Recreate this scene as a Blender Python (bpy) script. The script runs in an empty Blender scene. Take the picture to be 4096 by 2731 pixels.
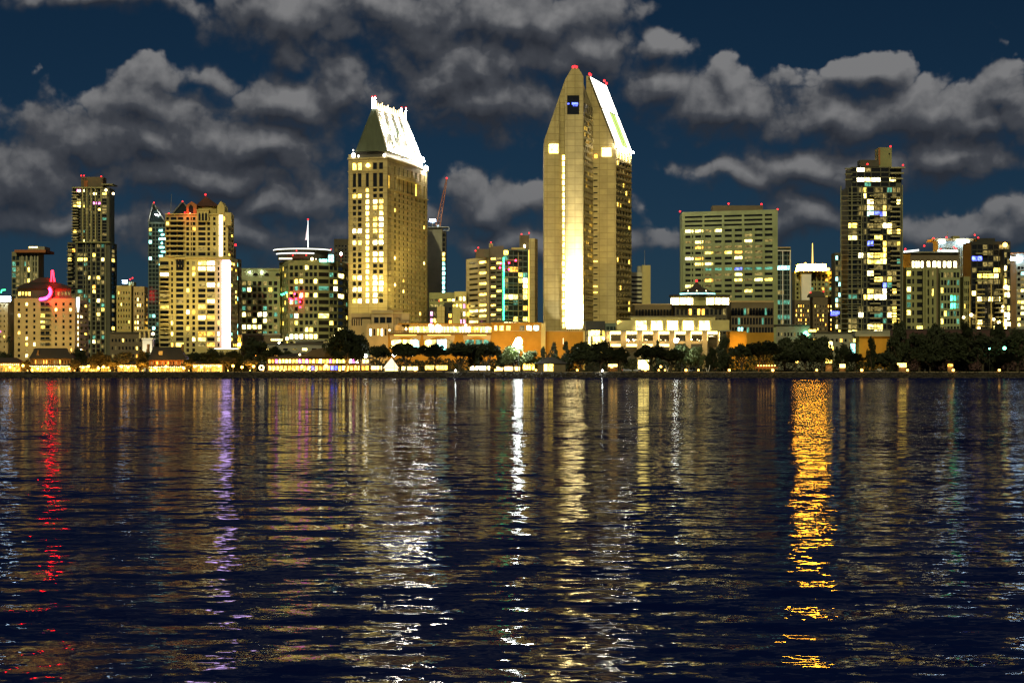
import bpy, bmesh, math, random
from mathutils import Vector, Matrix
R = math.radians
SC = bpy.context.scene
COL = SC.collection

# ------------------------------------------------------------------ camera, sky, city fill light, exposure
F, HY, CZ = 7200.0, 1478.0, 4.0          # focal length and horizon in photograph pixels, eye height in metres
cd = bpy.data.cameras.new('camera'); cam = bpy.data.objects.new('camera', cd); COL.objects.link(cam)
cam.location = (0, 0, CZ); cam.rotation_euler = (R(90), 0, 0)
cd.sensor_width = 36; cd.lens = F * 36 / 4096; cd.shift_y = (HY - 1365.5) / 4096
cd.clip_start = 1; cd.clip_end = 60000
SC.camera = cam
FILL_EL, FILL_AZ = 30.0, -6.0            # the moon lamp is added behind the camera, standing in for city glow
city_fill = bpy.data.lights.new('city_fill', 'SUN'); city_fill.energy = 1.8; city_fill.angle = R(0.6); city_fill.color = (1.0, 0.89, 0.47)
mo = bpy.data.objects.new('city_fill', city_fill); COL.objects.link(mo)
md = Vector((math.sin(R(FILL_AZ)) * math.cos(R(FILL_EL)), -math.cos(R(FILL_AZ)) * math.cos(R(FILL_EL)), math.sin(R(FILL_EL))))
mo.rotation_euler = md.to_track_quat('Z', 'Y').to_euler()
SC.view_settings.view_transform = 'Standard'; SC.view_settings.look = 'None'
SC.view_settings.exposure = 0.0; SC.view_settings.gamma = 1.0; SC.view_settings.use_curve_mapping = False
cy = SC.cycles
cy.max_bounces = 3; cy.diffuse_bounces = 1; cy.glossy_bounces = 2; cy.transmission_bounces = 1; cy.transparent_max_bounces = 4
cy.sample_clamp_indirect = 20; cy.caustics_reflective = False; cy.caustics_refractive = False
cy.use_denoising = True
try:
    cy.denoiser = 'OPENIMAGEDENOISE'; cy.denoising_input_passes = 'RGB_ALBEDO_NORMAL'; cy.denoising_prefilter = 'ACCURATE'
except Exception: pass

# cloud banks over the city: centre x, y, half width, half height in photograph pixels / 1.7415, weight
CLOUDS = [(640,55,170,85),(900,45,300,95),(1210,55,240,100),(1340,125,160,65),(1130,140,240,75),(230,6,230,42),(1010,165,120,95),(1110,215,240,100),
 (790,220,110,85),(660,240,200,85),(320,240,115,80),(310,320,280,105),(560,350,310,100),(470,405,420,60),(40,430,160,100),(110,510,240,65),(640,470,190,65),(520,545,420,70),
 (1520,205,125,80),(1680,255,175,90),(1890,290,230,95),(2120,278,260,92),(2290,245,150,78),(2000,195,130,45),(2280,315,210,75),(1880,395,240,60),(1700,405,130,38),(2200,385,140,55),
 (1130,470,180,65),(1240,560,270,62),(1840,485,150,50),(2230,530,230,52),(1525,115,80,50)]
world = bpy.data.worlds.new('World'); SC.world = world; world.use_nodes = True
nt = world.node_tree; N = nt.nodes; L = nt.links; N.clear()
try: world.cycles.sampling_method = 'NONE'
except Exception: pass

def math_node(nodes, links, op, a, b=None, clamp=False):
    m = nodes.new('ShaderNodeMath'); m.operation = op; m.use_clamp = clamp
    for i, v in enumerate((a, b)):
        if v is None: continue
        if isinstance(v, (int, float)): m.inputs[i].default_value = v
        else: links.new(v, m.inputs[i])
    return m.outputs[0]

g = bpy.data.node_groups.new('cloud_density', 'ShaderNodeTree')
g.interface.new_socket('uv', in_out='INPUT', socket_type='NodeSocketVector')
g.interface.new_socket('density', in_out='OUTPUT', socket_type='NodeSocketFloat'); g.interface.new_socket('bulk', in_out='OUTPUT', socket_type='NodeSocketFloat')
gn, gl = g.nodes, g.links
gi = gn.new('NodeGroupInput'); go = gn.new('NodeGroupOutput')
def noise(nodes, links, vec, scale, detail, rough, dims='3D', dist=0.0):
    n = nodes.new('ShaderNodeTexNoise'); n.noise_dimensions = dims
    n.inputs['Scale'].default_value = scale; n.inputs['Detail'].default_value = detail
    n.inputs['Roughness'].default_value = rough; n.inputs['Distortion'].default_value = dist
    links.new(vec, n.inputs['Vector']); return n
warp = noise(gn, gl, gi.outputs[0], 26, 1.5, .5, '2D')
wv = gn.new('ShaderNodeVectorMath'); wv.operation = 'MULTIPLY_ADD'
gl.new(warp.outputs['Color'], wv.inputs[0]); wv.inputs[1].default_value = (.036, .028, 0); gl.new(gi.outputs[0], wv.inputs[2])
off = gn.new('ShaderNodeVectorMath'); off.operation = 'SUBTRACT'; gl.new(wv.outputs[0], off.inputs[0]); off.inputs[1].default_value = (.018, .014, 0)
acc = None; ASP = {}
for q in (1.2, 1.8, 2.6, 4.5):
    a = gn.new('ShaderNodeVectorMath'); a.operation = 'MULTIPLY'; gl.new(off.outputs[0], a.inputs[0]); a.inputs[1].default_value = (1, q, 0); ASP[q] = a.outputs[0]
for cx, cyy, rx, ry in CLOUDS:
    px, py = cx * 1.7415, cyy * 1.7415; q = min(ASP, key=lambda v: abs(math.log(v * ry / rx))); rad = math.sqrt(rx * ry * q) * 1.7415 * 1.36 / F
    mp = gn.new('ShaderNodeVectorMath'); mp.operation = 'DISTANCE'; gl.new(ASP[q], mp.inputs[0]); mp.inputs[1].default_value = (math.atan((px - 2048) / F), (HY - py) / F * q, 0)
    v = math_node(gn, gl, 'MULTIPLY_ADD', mp.outputs['Value'], -1 / rad); v.node.inputs[2].default_value = 1
    if acc is None: acc = v
    else: acc = math_node(gn, gl, 'SMOOTH_MAX', acc, v); acc.node.inputs[2].default_value = .2
acc = math_node(gn, gl, 'MAXIMUM', acc, -.5)
# beyond the banks in view the same kind of broken cloud goes on round the sky
sep = gn.new('ShaderNodeSeparateXYZ'); gl.new(gi.outputs[0], sep.inputs[0])
far = noise(gn, gl, gi.outputs[0], 6, 1, .5, '2D')
fa = math_node(gn, gl, 'MULTIPLY', math_node(gn, gl, 'SUBTRACT', far.outputs['Fac'], .42, True), 3.2)
az = math_node(gn, gl, 'ABSOLUTE', sep.outputs[0])
outm = math_node(gn, gl, 'MAXIMUM', math_node(gn, gl, 'MULTIPLY', math_node(gn, gl, 'SUBTRACT', az, .3), 12, True), math_node(gn, gl, 'MULTIPLY', math_node(gn, gl, 'SUBTRACT', sep.outputs[1], .21), 12, True), True)
acc = math_node(gn, gl, 'MAXIMUM', acc, math_node(gn, gl, 'SUBTRACT', math_node(gn, gl, 'MULTIPLY', math_node(gn, gl, 'ADD', fa, .5), outm), .5))
fb = noise(gn, gl, gi.outputs[0], 21, 9, .61, '2D')
n1 = noise(gn, gl, gi.outputs[0], 33, 3.5, .55, '2D')
bil = math_node(gn, gl, 'MULTIPLY', math_node(gn, gl, 'SUBTRACT', math_node(gn, gl, 'ABSOLUTE', math_node(gn, gl, 'SUBTRACT', n1.outputs['Fac'], .5)), .09), 1.7)
fs = math_node(gn, gl, 'ADD', bil, math_node(gn, gl, 'MULTIPLY', math_node(gn, gl, 'SUBTRACT', fb.outputs['Fac'], .5), 1.0))
gl.new(acc, go.inputs[1])
gl.new(math_node(gn, gl, 'ADD', acc, fs), go.inputs[0])

tc = N.new('ShaderNodeTexCoord'); sx = N.new('ShaderNodeSeparateXYZ'); L.new(tc.outputs['Generated'], sx.inputs[0])
azi = math_node(N, L, 'ARCTAN2', sx.outputs[0], sx.outputs[1])
hyp = math_node(N, L, 'SQRT', math_node(N, L, 'ADD', math_node(N, L, 'MULTIPLY', sx.outputs[0], sx.outputs[0]), math_node(N, L, 'MULTIPLY', sx.outputs[1], sx.outputs[1])))
elev = math_node(N, L, 'DIVIDE', sx.outputs[2], math_node(N, L, 'MAXIMUM', hyp, .15))
uv = N.new('ShaderNodeCombineXYZ'); L.new(azi, uv.inputs[0]); L.new(elev, uv.inputs[1])
def dens(vec):
    n = N.new('ShaderNodeGroup'); n.node_tree = g; L.new(vec, n.inputs[0]); return n.outputs[0], n.outputs[1]
up = N.new('ShaderNodeVectorMath'); up.operation = 'ADD'; L.new(uv.outputs[0], up.inputs[0]); up.inputs[1].default_value = (.002, .010, 0)
(d0, b0), (d1, b1) = dens(uv.outputs[0]), dens(up.outputs[0])
bulk = math_node(N, L, 'MULTIPLY', math_node(N, L, 'SUBTRACT', b0, b1), .55)
fine = math_node(N, L, 'MULTIPLY', math_node(N, L, 'SUBTRACT', d0, d1), .62)
sh = math_node(N, L, 'ADD', math_node(N, L, 'ADD', bulk, fine), .40, True)
al = N.new('ShaderNodeMapRange'); al.interpolation_type = 'SMOOTHSTEP'; L.new(d0, al.inputs['Value'])      # crisp heads, soft undersides
al.inputs['From Min'].default_value = .05; L.new(math_node(N, L, 'SUBTRACT', .85, math_node(N, L, 'MULTIPLY', sh, .62)), al.inputs['From Max'])
cr = N.new('ShaderNodeValToRGB'); L.new(sh, cr.inputs[0])
cr.color_ramp.elements[0].position = .08; cr.color_ramp.elements[0].color = (.023, .027, .037, 1)
cr.color_ramp.elements[1].position = .95; cr.color_ramp.elements[1].color = (.20, .20, .205, 1)
e = cr.color_ramp.elements.new(.5); e.color = (.058, .063, .075, 1)
sky = N.new('ShaderNodeTexSky'); sky.sky_type = 'NISHITA'; sky.sun_disc = False
sky.sun_elevation = R(FILL_EL); sky.sun_rotation = R(180 + FILL_AZ) ; sky.air_density = .55; sky.dust_density = 0; sky.ozone_density = 7
tint = N.new('ShaderNodeMix'); tint.data_type = 'RGBA'; tint.blend_type = 'MULTIPLY'; tint.inputs['Factor'].default_value = 1
L.new(sky.outputs[0], tint.inputs[6]); tint.inputs[7].default_value = (.0040, .0074, .0076, 1)
mx = N.new('ShaderNodeMix'); mx.data_type = 'RGBA'; L.new(math_node(N, L, 'MULTIPLY', al.outputs[0], math_node(N, L, 'ADD', .5, math_node(N, L, 'MULTIPLY', elev, 5.0), True)), mx.inputs['Factor']); L.new(tint.outputs[2], mx.inputs[6]); L.new(cr.outputs[0], mx.inputs[7])
hz = N.new('ShaderNodeMix'); hz.data_type = 'RGBA'; hz.inputs[7].default_value = (.019, .025, .036, 1); L.new(mx.outputs[2], hz.inputs[6])      # haze thickens towards the horizon
L.new(math_node(N, L, 'MULTIPLY', math_node(N, L, 'POWER', 2.718, math_node(N, L, 'MULTIPLY', math_node(N, L, 'MAXIMUM', elev, 0), -15)), .7), hz.inputs['Factor'])
bg = N.new('ShaderNodeBackground'); L.new(hz.outputs[2], bg.inputs[0]); bg.inputs[1].default_value = 1.0
ow = N.new('ShaderNodeOutputWorld'); L.new(bg.outputs[0], ow.inputs[0])

# ------------------------------------------------------------------ helpers
G = 3.0                                    # height of the land above the bay
def X(px, Y): return (px - 2048) / F * Y
def Z(py, Y): return CZ + (HY - py) / F * Y
def W(px, Y): return (X(px, Y), Y)
def V(px, py, Y): return Vector((X(px, Y), Y, Z(py, Y)))
ORD = 'first second third fourth fifth sixth seventh eighth ninth tenth eleventh twelfth thirteenth fourteenth fifteenth sixteenth seventeenth eighteenth nineteenth twentieth'.split()

def new_mat(name):
    m = bpy.data.materials.new(name); m.use_nodes = True
    t = m.node_tree; b = t.nodes['Principled BSDF']; return m, t.nodes, t.links, b
def solid(name, col, rough=.8, var=.18, scale=.15, spec=.3, metal=0, streak=1.0, em=None):
    m, n, l, b = new_mat(name)
    b.inputs['Roughness'].default_value = rough; b.inputs['Specular IOR Level'].default_value = spec; b.inputs['Metallic'].default_value = metal
    tcn = n.new('ShaderNodeTexCoord'); mp = n.new('ShaderNodeMapping'); l.new(tcn.outputs['Object'], mp.inputs[0]); mp.inputs['Scale'].default_value = (1, 1, streak)
    a = noise(n, l, mp.outputs[0], scale, 6, .65)
    r = n.new('ShaderNodeMapRange'); l.new(a.outputs['Fac'], r.inputs['Value']); r.inputs['From Min'].default_value = .3; r.inputs['From Max'].default_value = .7
    r.inputs['To Min'].default_value = 1 - var; r.inputs['To Max'].default_value = 1 + var
    x = n.new('ShaderNodeVectorMath'); x.operation = 'SCALE'; x.inputs[0].default_value = col; l.new(r.outputs[0], x.inputs['Scale'])
    l.new(x.outputs[0], b.inputs['Base Color'])
    return m
def glow(name, col, s=1.0, sample='NONE'):
    m, n, l, b = new_mat(name)
    b.inputs['Base Color'].default_value = (.02, .02, .02, 1); b.inputs['Emission Color'].default_value = (*col, 1); b.inputs['Emission Strength'].default_value = s
    m.cycles.emission_sampling = sample; return m
def window_lit(name, col, s, cells=(3, 1.6), lo=.25, hi=1.35):
    """a lit room behind glass: brightness differs from window to window and across each window (curtains, furniture)"""
    m, n, l, b = new_mat(name)
    b.inputs['Base Color'].default_value = (.02, .02, .02, 1); b.inputs['Roughness'].default_value = .2
    tcn = n.new('ShaderNodeTexCoord'); oi = n.new('ShaderNodeObjectInfo')
    mp = n.new('ShaderNodeVectorMath'); mp.operation = 'MULTIPLY_ADD'; l.new(tcn.outputs['Object'], mp.inputs[0]); mp.inputs[1].default_value = (cells[0], cells[0], cells[1])
    cb = n.new('ShaderNodeVectorMath'); cb.operation = 'SCALE'; cb.inputs[0].default_value = (37, 91, 53); l.new(oi.outputs['Random'], cb.inputs['Scale']); l.new(cb.outputs[0], mp.inputs[2])
    a = noise(n, l, mp.outputs[0], 1.0, 1, .5)
    r = n.new('ShaderNodeMapRange'); l.new(a.outputs['Fac'], r.inputs['Value']); r.inputs['From Min'].default_value = .36; r.inputs['From Max'].default_value = .6
    r.inputs['To Min'].default_value = lo * s; r.inputs['To Max'].default_value = hi * s
    k = math_node(n, l, 'MULTIPLY', r.outputs[0], math_node(n, l, 'ADD', math_node(n, l, 'MULTIPLY', oi.outputs['Random'], .9), .5))
    b.inputs['Emission Color'].default_value = (*col, 1); l.new(k, b.inputs['Emission Strength'])
    m.cycles.emission_sampling = 'NONE'; return m
def glass(name, col, rough=.12):
    m, n, l, b = new_mat(name)
    b.inputs['Base Color'].default_value = (*col, 1); b.inputs['Roughness'].default_value = rough; b.inputs['Specular IOR Level'].default_value = .6
    return m

M = {}
def wallmat(key, col, **k): M[key] = solid(key, col, **k)
wallmat('sandstone', (.45, .365, .17)); wallmat('gold_stone', (.45, .355, .125)); wallmat('cream', (.46, .385, .155)); wallmat('olive_concrete', (.23, .23, .105))
wallmat('green_concrete', (.25, .28, .145)); wallmat('grey_concrete', (.23, .225, .17)); wallmat('pale_concrete', (.38, .36, .24)); wallmat('dark_stone', (.065, .06, .045))
wallmat('brown_stone', (.12, .095, .06)); wallmat('black_metal', (.03, .031, .028), var=.1); wallmat('white_paint', (.72, .70, .64), var=.06); wallmat('red_roof', (.075, .034, .026))
wallmat('dark_roof', (.03, .026, .024)); wallmat('copper_roof', (.07, .085, .055), streak=.2, scale=.5); wallmat('orange_brick', (.34, .175, .016)); wallmat('terra', (.30, .11, .04))
wallmat('tan_wall', (.42, .31, .15)); wallmat('timber', (.13, .075, .035)); wallmat('balcony_concrete', (.33, .30, .17)); wallmat('pier_concrete', (.34, .31, .15))
wallmat('steel', (.30, .31, .30), rough=.45, metal=.6); wallmat('tower_grey', (.20, .195, .11)); wallmat('tower_dark', (.085, .085, .06)); wallmat('teal_steel', (.10, .14, .13))
def panel_joints(m):
    """thin darker joints between cladding panels"""
    n, l = m.node_tree.nodes, m.node_tree.links; b = n['Principled BSDF']; src = b.inputs['Base Color'].links[0].from_socket
    tcn = n.new('ShaderNodeTexCoord'); s = n.new('ShaderNodeSeparateXYZ'); l.new(tcn.outputs['Object'], s.inputs[0]); c = n.new('ShaderNodeCombineXYZ'); l.new(math_node(n, l, 'ADD', s.outputs[0], math_node(n, l, 'MULTIPLY', s.outputs[1], .7)), c.inputs[0]); l.new(s.outputs[2], c.inputs[1])
    br = n.new('ShaderNodeTexBrick'); l.new(c.outputs[0], br.inputs['Vector']); br.offset = 0; br.inputs['Scale'].default_value = 1; br.inputs['Brick Width'].default_value = 4.2; br.inputs['Row Height'].default_value = 3.4; br.inputs['Mortar Size'].default_value = .16
    br.inputs['Color1'].default_value = (1, 1, 1, 1); br.inputs['Color2'].default_value = (.86, .86, .86, 1); br.inputs['Mortar'].default_value = (.62, .6, .58, 1)
    x = n.new('ShaderNodeMix'); x.data_type = 'RGBA'; x.blend_type = 'MULTIPLY'; x.inputs['Factor'].default_value = 1; l.new(src, x.inputs[6]); l.new(br.outputs['Color'], x.inputs[7]); l.new(x.outputs[2], b.inputs['Base Color'])
panel_joints(M['sandstone'])
M['glass'] = glass('dark_glass', (.012, .013, .015)); M['glass_teal'] = glass('teal_glass', (.016, .026, .028), .08)
M['glass_roof'] = glass('roof_glass', (.05, .05, .045), .3)
LITC = dict(Y=((1, .66, .10), 6.5), W=((1, .84, .42), 17), O=((1, .42, .05), 6), D=((1, .74, .22), .34), C=((.35, 1, .92), 7), G=((.04, 1, .4), 10), R=((1, .015, .06), 30), B=((.10, .14, 1), 5.0), S=((1, .76, .20), 10), P=((1, .2, .65), 7), V=((.25, .9, .6), .50), A=((1, .48, .05), 2.0))
for k, (c, s) in LITC.items(): M['lit' + k] = window_lit('lit_window_' + {'Y': 'yellow', 'W': 'white', 'O': 'orange', 'D': 'dim', 'C': 'cyan', 'G': 'green', 'R': 'red', 'B': 'blue', 'S': 'soft', 'P': 'pink', 'V': 'teal_dim', 'A': 'amber'}[k], c, s)
M['beacon'] = glow('beacon_red', (1, .02, .025), 4); M['lamp_amber'] = glow('lamp_amber', (1, .50, .09), 9); M['lamp_white'] = glow('lamp_white', (.95, 1, .92), 120, 'AUTO')
M['lamp_warm'] = glow('lamp_warm', (1, .74, .34), 9); M['neon_red'] = glow('neon_red', (1, .001, .003), 280, 'AUTO'); M['neon_pink'] = glow('neon_pink', (1, .05, .35), 9)
M['neon_green'] = glow('neon_green', (.05, 1, .3), 5); M['sign_white'] = glow('sign_white', (.5, .72, 1), 60); M['strip_white'] = glow('strip_white', (.95, 1, .95), 2.4); M['parapet_lamp'] = glow('parapet_lamp', (1, .93, .75), 8); M['neon_soft'] = glow('neon_soft', (1, .004, .01), 40)
M['strip_warm'] = glow('strip_warm', (1, .86, .6), 3.2); M['violet_glow'] = glow('violet_glow', (.68, .45, 1), 12); M['crown_amber'] = glow('crown_amber', (1, .42, .02), 320, 'AUTO')
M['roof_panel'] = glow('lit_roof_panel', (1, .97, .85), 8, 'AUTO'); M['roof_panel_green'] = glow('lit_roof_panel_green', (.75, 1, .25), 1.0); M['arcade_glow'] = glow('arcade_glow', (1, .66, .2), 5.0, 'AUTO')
M['lamp_village'] = glow('lamp_village', (1, .50, .07), 18); M['lamp_flood'] = glow('lamp_flood', (.93, 1, .95), 230, 'AUTO'); M['hot_lamp'] = glow('hot_lamp', (1, .93, .80), 600, 'AUTO'); M['strip_amber'] = glow('strip_amber', (1, .6, .1), 4); M['sign_blue'] = glow('sign_blue', (.12, .12, 1), 3); M['green_lamp'] = glow('green_lamp', (.2, 1, .6), 12)

class MB:
    def __init__(s, base=(0, 0, 0)): s.v, s.f, s.base = [], [], Vector(base)
    def quad(s, *p):
        i = len(s.v); s.v += [Vector(q) for q in p]; s.f.append(tuple(range(i, i + len(p))))
    def hexa(s, p):       # eight corners, bottom ring then top ring
        i = len(s.v); s.v += [Vector(q) for q in p]
        for a in ((0, 3, 2, 1), (4, 5, 6, 7), (0, 1, 5, 4), (1, 2, 6, 5), (2, 3, 7, 6), (3, 0, 4, 7)): s.f.append(tuple(i + k for k in a))
    def box(s, x0, x1, y0, y1, z0, z1): s.hexa([(x0, y0, z0), (x1, y0, z0), (x1, y1, z0), (x0, y1, z0), (x0, y0, z1), (x1, y0, z1), (x1, y1, z1), (x0, y1, z1)])
    def pbox(s, a, b, ya, yb, Y, d):     # box by photograph pixels at depth Y: from a to b, ya top, yb bottom
        s.box(X(a, Y), X(b, Y), Y, Y + d, Z(yb, Y), Z(ya, Y))
    def prism(s, pts, z0, z1):           # plan polygon, counter-clockwise
        n = len(pts); i = len(s.v)
        s.v += [Vector((*p, z0)) for p in pts] + [Vector((*p, z1)) for p in pts]
        s.f.append(tuple(i + n - 1 - k for k in range(n))); s.f.append(tuple(i + n + k for k in range(n)))
        for k in range(n): j = (k + 1) % n; s.f.append((i + k, i + j, i + n + j, i + n + k))
    def elev(s, pts, y0, y1):            # elevation polygon (x, z) seen from the bay, pushed back
        n = len(pts); i = len(s.v)
        s.v += [Vector((x, y0, z)) for x, z in pts] + [Vector((x, y1, z)) for x, z in pts]
        s.f.append(tuple(i + k for k in range(n))); s.f.append(tuple(i + 2 * n - 1 - k for k in range(n)))
        for k in range(n): j = (k + 1) % n; s.f.append((i + j, i + k, i + n + k, i + n + j))
    def taper(s, c0, r0, c1, r1, n=6):
        c0, c1 = Vector(c0), Vector(c1); d = (c1 - c0).normalized(); a = d.orthogonal().normalized(); b = d.cross(a); i = len(s.v)
        for c, r in ((c0, r0), (c1, r1)):
            for k in range(n): t = 2 * math.pi * k / n; s.v.append(c + a * math.cos(t) * r + b * math.sin(t) * r)
        for k in range(n): j = (k + 1) % n; s.f.append((i + k, i + j, i + n + j, i + n + k))
        s.f.append(tuple(i + n - 1 - k for k in range(n))); s.f.append(tuple(i + n + k for k in range(n)))
    def ball(s, c, r, n=7, m=4, sz=1.0):
        c = Vector(c); i = len(s.v)
        s.v.append(c + Vector((0, 0, -r * sz)))
        for q in range(1, m):
            t = math.pi * q / m
            for k in range(n): p = 2 * math.pi * k / n; s.v.append(c + Vector((math.sin(t) * math.cos(p) * r, math.sin(t) * math.sin(p) * r, -math.cos(t) * r * sz)))
        s.v.append(c + Vector((0, 0, r * sz))); e = len(s.v) - 1
        for k in range(n):
            j = (k + 1) % n; s.f.append((i, i + 1 + j, i + 1 + k)); s.f.append((e, e - n + k, e - n + j))
            for q in range(m - 2): a = i + 1 + q * n; s.f.append((a + k, a + j, a + n + j, a + n + k))
    def mesh(s, name, mats):
        me = bpy.data.meshes.new(name); me.from_pydata([tuple(q - s.base) for q in s.v], [], s.f)
        for m in (mats if isinstance(mats, (list, tuple)) else [mats]): me.materials.append(M[m] if isinstance(m, str) else m)
        me.update(); return me
    def build(s, name, mat, parent=None, kind=None, label=None):
        if not s.v: return None
        o = bpy.data.objects.new(name, s.mesh(name, mat)); COL.objects.link(o); o.parent = parent
        if kind: o['kind'] = kind
        if label: o['label'] = label
        return o

def thing(name, label, cat, loc, group=None):
    o = bpy.data.objects.new(name, None); COL.objects.link(o); o.location = loc; o.empty_display_size = 1
    o['label'] = label; o['category'] = cat
    if group: o['group'] = group
    return o
def ev(n, m0=.04, m1=.04, fill=.6):
    p = (1 - m0 - m1) / n; return [(m0 + p * (i + .5 - fill / 2), m0 + p * (i + .5 + fill / 2)) for i in range(n)]
def fr(a, b, spans): return [((x - a) / (b - a), (y - a) / (b - a)) for x, y in spans]
PANES = {}
def pane_mesh(code):
    if code not in PANES:
        b = MB(); b.box(-.5, .5, -.5, .5, -.5, .5); PANES[code] = b.mesh('window', M['glass' if code == '.' else 'glass_teal' if code == 't' else 'lit' + code])
    return PANES[code]
def rnd(seed, p, codes='YYSWD', dark='.'):
    r = random.Random(seed)
    def f(i, c, cache={}):
        k = (i, c)
        if k not in cache: cache[k] = r.choice(codes) if r.random() < min(1, p * 1.8) else dark
        return cache[k]
    return f
def pat(rows, dark='.'):      # rows of letters, the top storey first
    def f(i, c):
        if i < len(rows) and c < len(rows[i]): return rows[i][c]
        return dark
    return f

class Bld:
    def __init__(s, name, label, cat, px, Y, group=None):
        s.Y = Y; s.root = thing(name, label, cat, (X(px, Y), Y, G), group); s.base = s.root.location.copy(); s.panes = []
    def mb(s): return MB(s.base)
    def add(s, name, mat, fn, parent=None, label=None, kind=None):
        m = s.mb(); fn(m); return m.build(name, mat, parent or s.root, kind, label)
    def face(s, m, A, B, z0, z1, cols, rows, lit, deep=.55):
        A, B = Vector((*A, 0)), Vector((*B, 0)); ln = (B - A).length; u = (B - A) / ln; n = Vector((u.y, -u.x, 0)); ang = math.atan2(u.y, u.x); H = z1 - z0
        us = [0] + [x * ln for c in cols for x in c] + [ln]; zs = [z0] + [z0 + x * H for r in rows for x in r] + [z1]; nr = len(rows)
        P = lambda a, z, d=0: A + u * a - n * d + Vector((0, 0, z))
        i0 = len(m.v); nu = len(us)
        for z in zs: m.v += [P(a, z) for a in us]
        for j in range(len(zs) - 1):
            for i in range(nu - 1):
                code = lit(nr - 1 - j // 2, i // 2) if (i % 2 and j % 2) else ' '
                if code == ' ': k = i0 + j * nu + i; m.f.append((k, k + 1, k + 1 + nu, k + nu)); continue
                a0, a1, b0, b1 = us[i], us[i + 1], zs[j], zs[j + 1]
                m.quad(P(a0, b0), P(a1, b0), P(a1, b0, deep), P(a0, b0, deep)); m.quad(P(a1, b1), P(a0, b1), P(a0, b1, deep), P(a1, b1, deep))
                m.quad(P(a0, b1), P(a0, b0), P(a0, b0, deep), P(a0, b1, deep)); m.quad(P(a1, b0), P(a1, b1), P(a1, b1, deep), P(a1, b0, deep))
                s.panes.append(((a1 - a0) * (b1 - b0) * abs(n.y), P((a0 + a1) / 2, (b0 + b1) / 2, deep), a1 - a0 + .02, b1 - b0 + .02, ang, code))
    def body(s, mat, pts, z1, z0=G, faces={}, name='wall', parent=None, label=None):
        m = s.mb(); n = len(pts)
        for k in range(n):
            A, B = pts[k], pts[(k + 1) % n]
            if k in faces: s.face(m, A, B, z0, z1, *faces[k])
            else: m.quad((*A, z0), (*B, z0), (*B, z1), (*A, z1))
        m.quad(*[(*p, z1) for p in pts])
        return m.build(name, mat, parent or s.root, None, label)
    def front(s, mat, a, b, ytop, d, cols, rows, lit, ybot=None, Y=None, Y2=None, z0=None, side=0, sidelit=None, name='wall'):
        """a block whose front and visible flank together run from pixel a to pixel b"""
        Y = Y or s.Y; Y2 = Y2 or Y; z1 = Z(ytop, Y); z0 = z0 if z0 is not None else (G if ybot is None else Z(ybot, Y))
        A, B = [X(a, Y), Y], [X(b, Y2), Y2]
        if b < 2048: B[0] = X(b, Y2 + d)
        if a > 2048: A[0] = X(a, Y + d)
        C, D = (B[0], B[1] + d), (A[0], A[1] + d); fc = {0: (cols, rows, lit)}
        if side: fc[1 if b < 2048 else 3] = (ev(side, .06, .06, .55), rows, sidelit or lit)
        s.body(mat, [tuple(A), tuple(B), C, D], z1, z0, fc, name); return z1
    def beacon(s, px, py, Y=None, r=.55):
        m = s.mb(); Y = Y or s.Y; p = V(px, py, Y); m.ball(p, r * .75); o = m.build('beacon_light', 'beacon', s.root)
        m = s.mb(); m.taper(p - Vector((0, 0, 2.2)), .08, p - Vector((0, 0, .3)), .06, 5); m.build('mast', 'black_metal', o)
    def done(s):
        s.panes.sort(key=lambda p: -p[0])
        for ar, c, w, h, ang, code in s.panes[:300]:
            o = bpy.data.objects.new('window', pane_mesh(code)); COL.objects.link(o); o.parent = s.root
            o.location = c - s.base; o.rotation_euler = (0, 0, ang); o.scale = (w, .1, h)
        rest = s.panes[300:]
        if rest:
            m = s.mb(); codes = sorted({p[5] for p in rest}); idx = []
            for ar, c, w, h, ang, code in rest:
                u = Vector((math.cos(ang), math.sin(ang), 0)) * w / 2; k = Vector((0, 0, h / 2)); m.quad(c - u - k, c + u - k, c + u + k, c - u + k); idx.append(codes.index(code))
            o = m.build('window', [M['glass' if q == '.' else 'glass_teal' if q == 't' else 'lit' + q] for q in codes], s.root, 'stuff')
            for f, q in zip(o.data.polygons, idx): f.material_index = q
        return s.root
def lamp(name, kind, parent, loc, power, col, size=.3, target=None, angle=60, blend=.6):
    """a spot light; without a target it is aimed inland and down, away from the water"""
    l = bpy.data.lights.new(name, 'SPOT'); l.energy = power; l.color = col; l.shadow_soft_size = size
    o = bpy.data.objects.new(name, l); COL.objects.link(o); o.parent = parent
    o.location = Vector(loc) - (parent.location if parent else Vector())
    if target is None: target, angle, blend = Vector(loc) + Vector((0, 1, -.45)), 150, .5  # aimed inland so the lamp itself stays out of water reflections
    l.spot_size = R(angle); l.spot_blend = blend; o.rotation_euler = (Vector(target) - Vector(loc)).to_track_quat('-Z', 'Y').to_euler()
    return o

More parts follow.
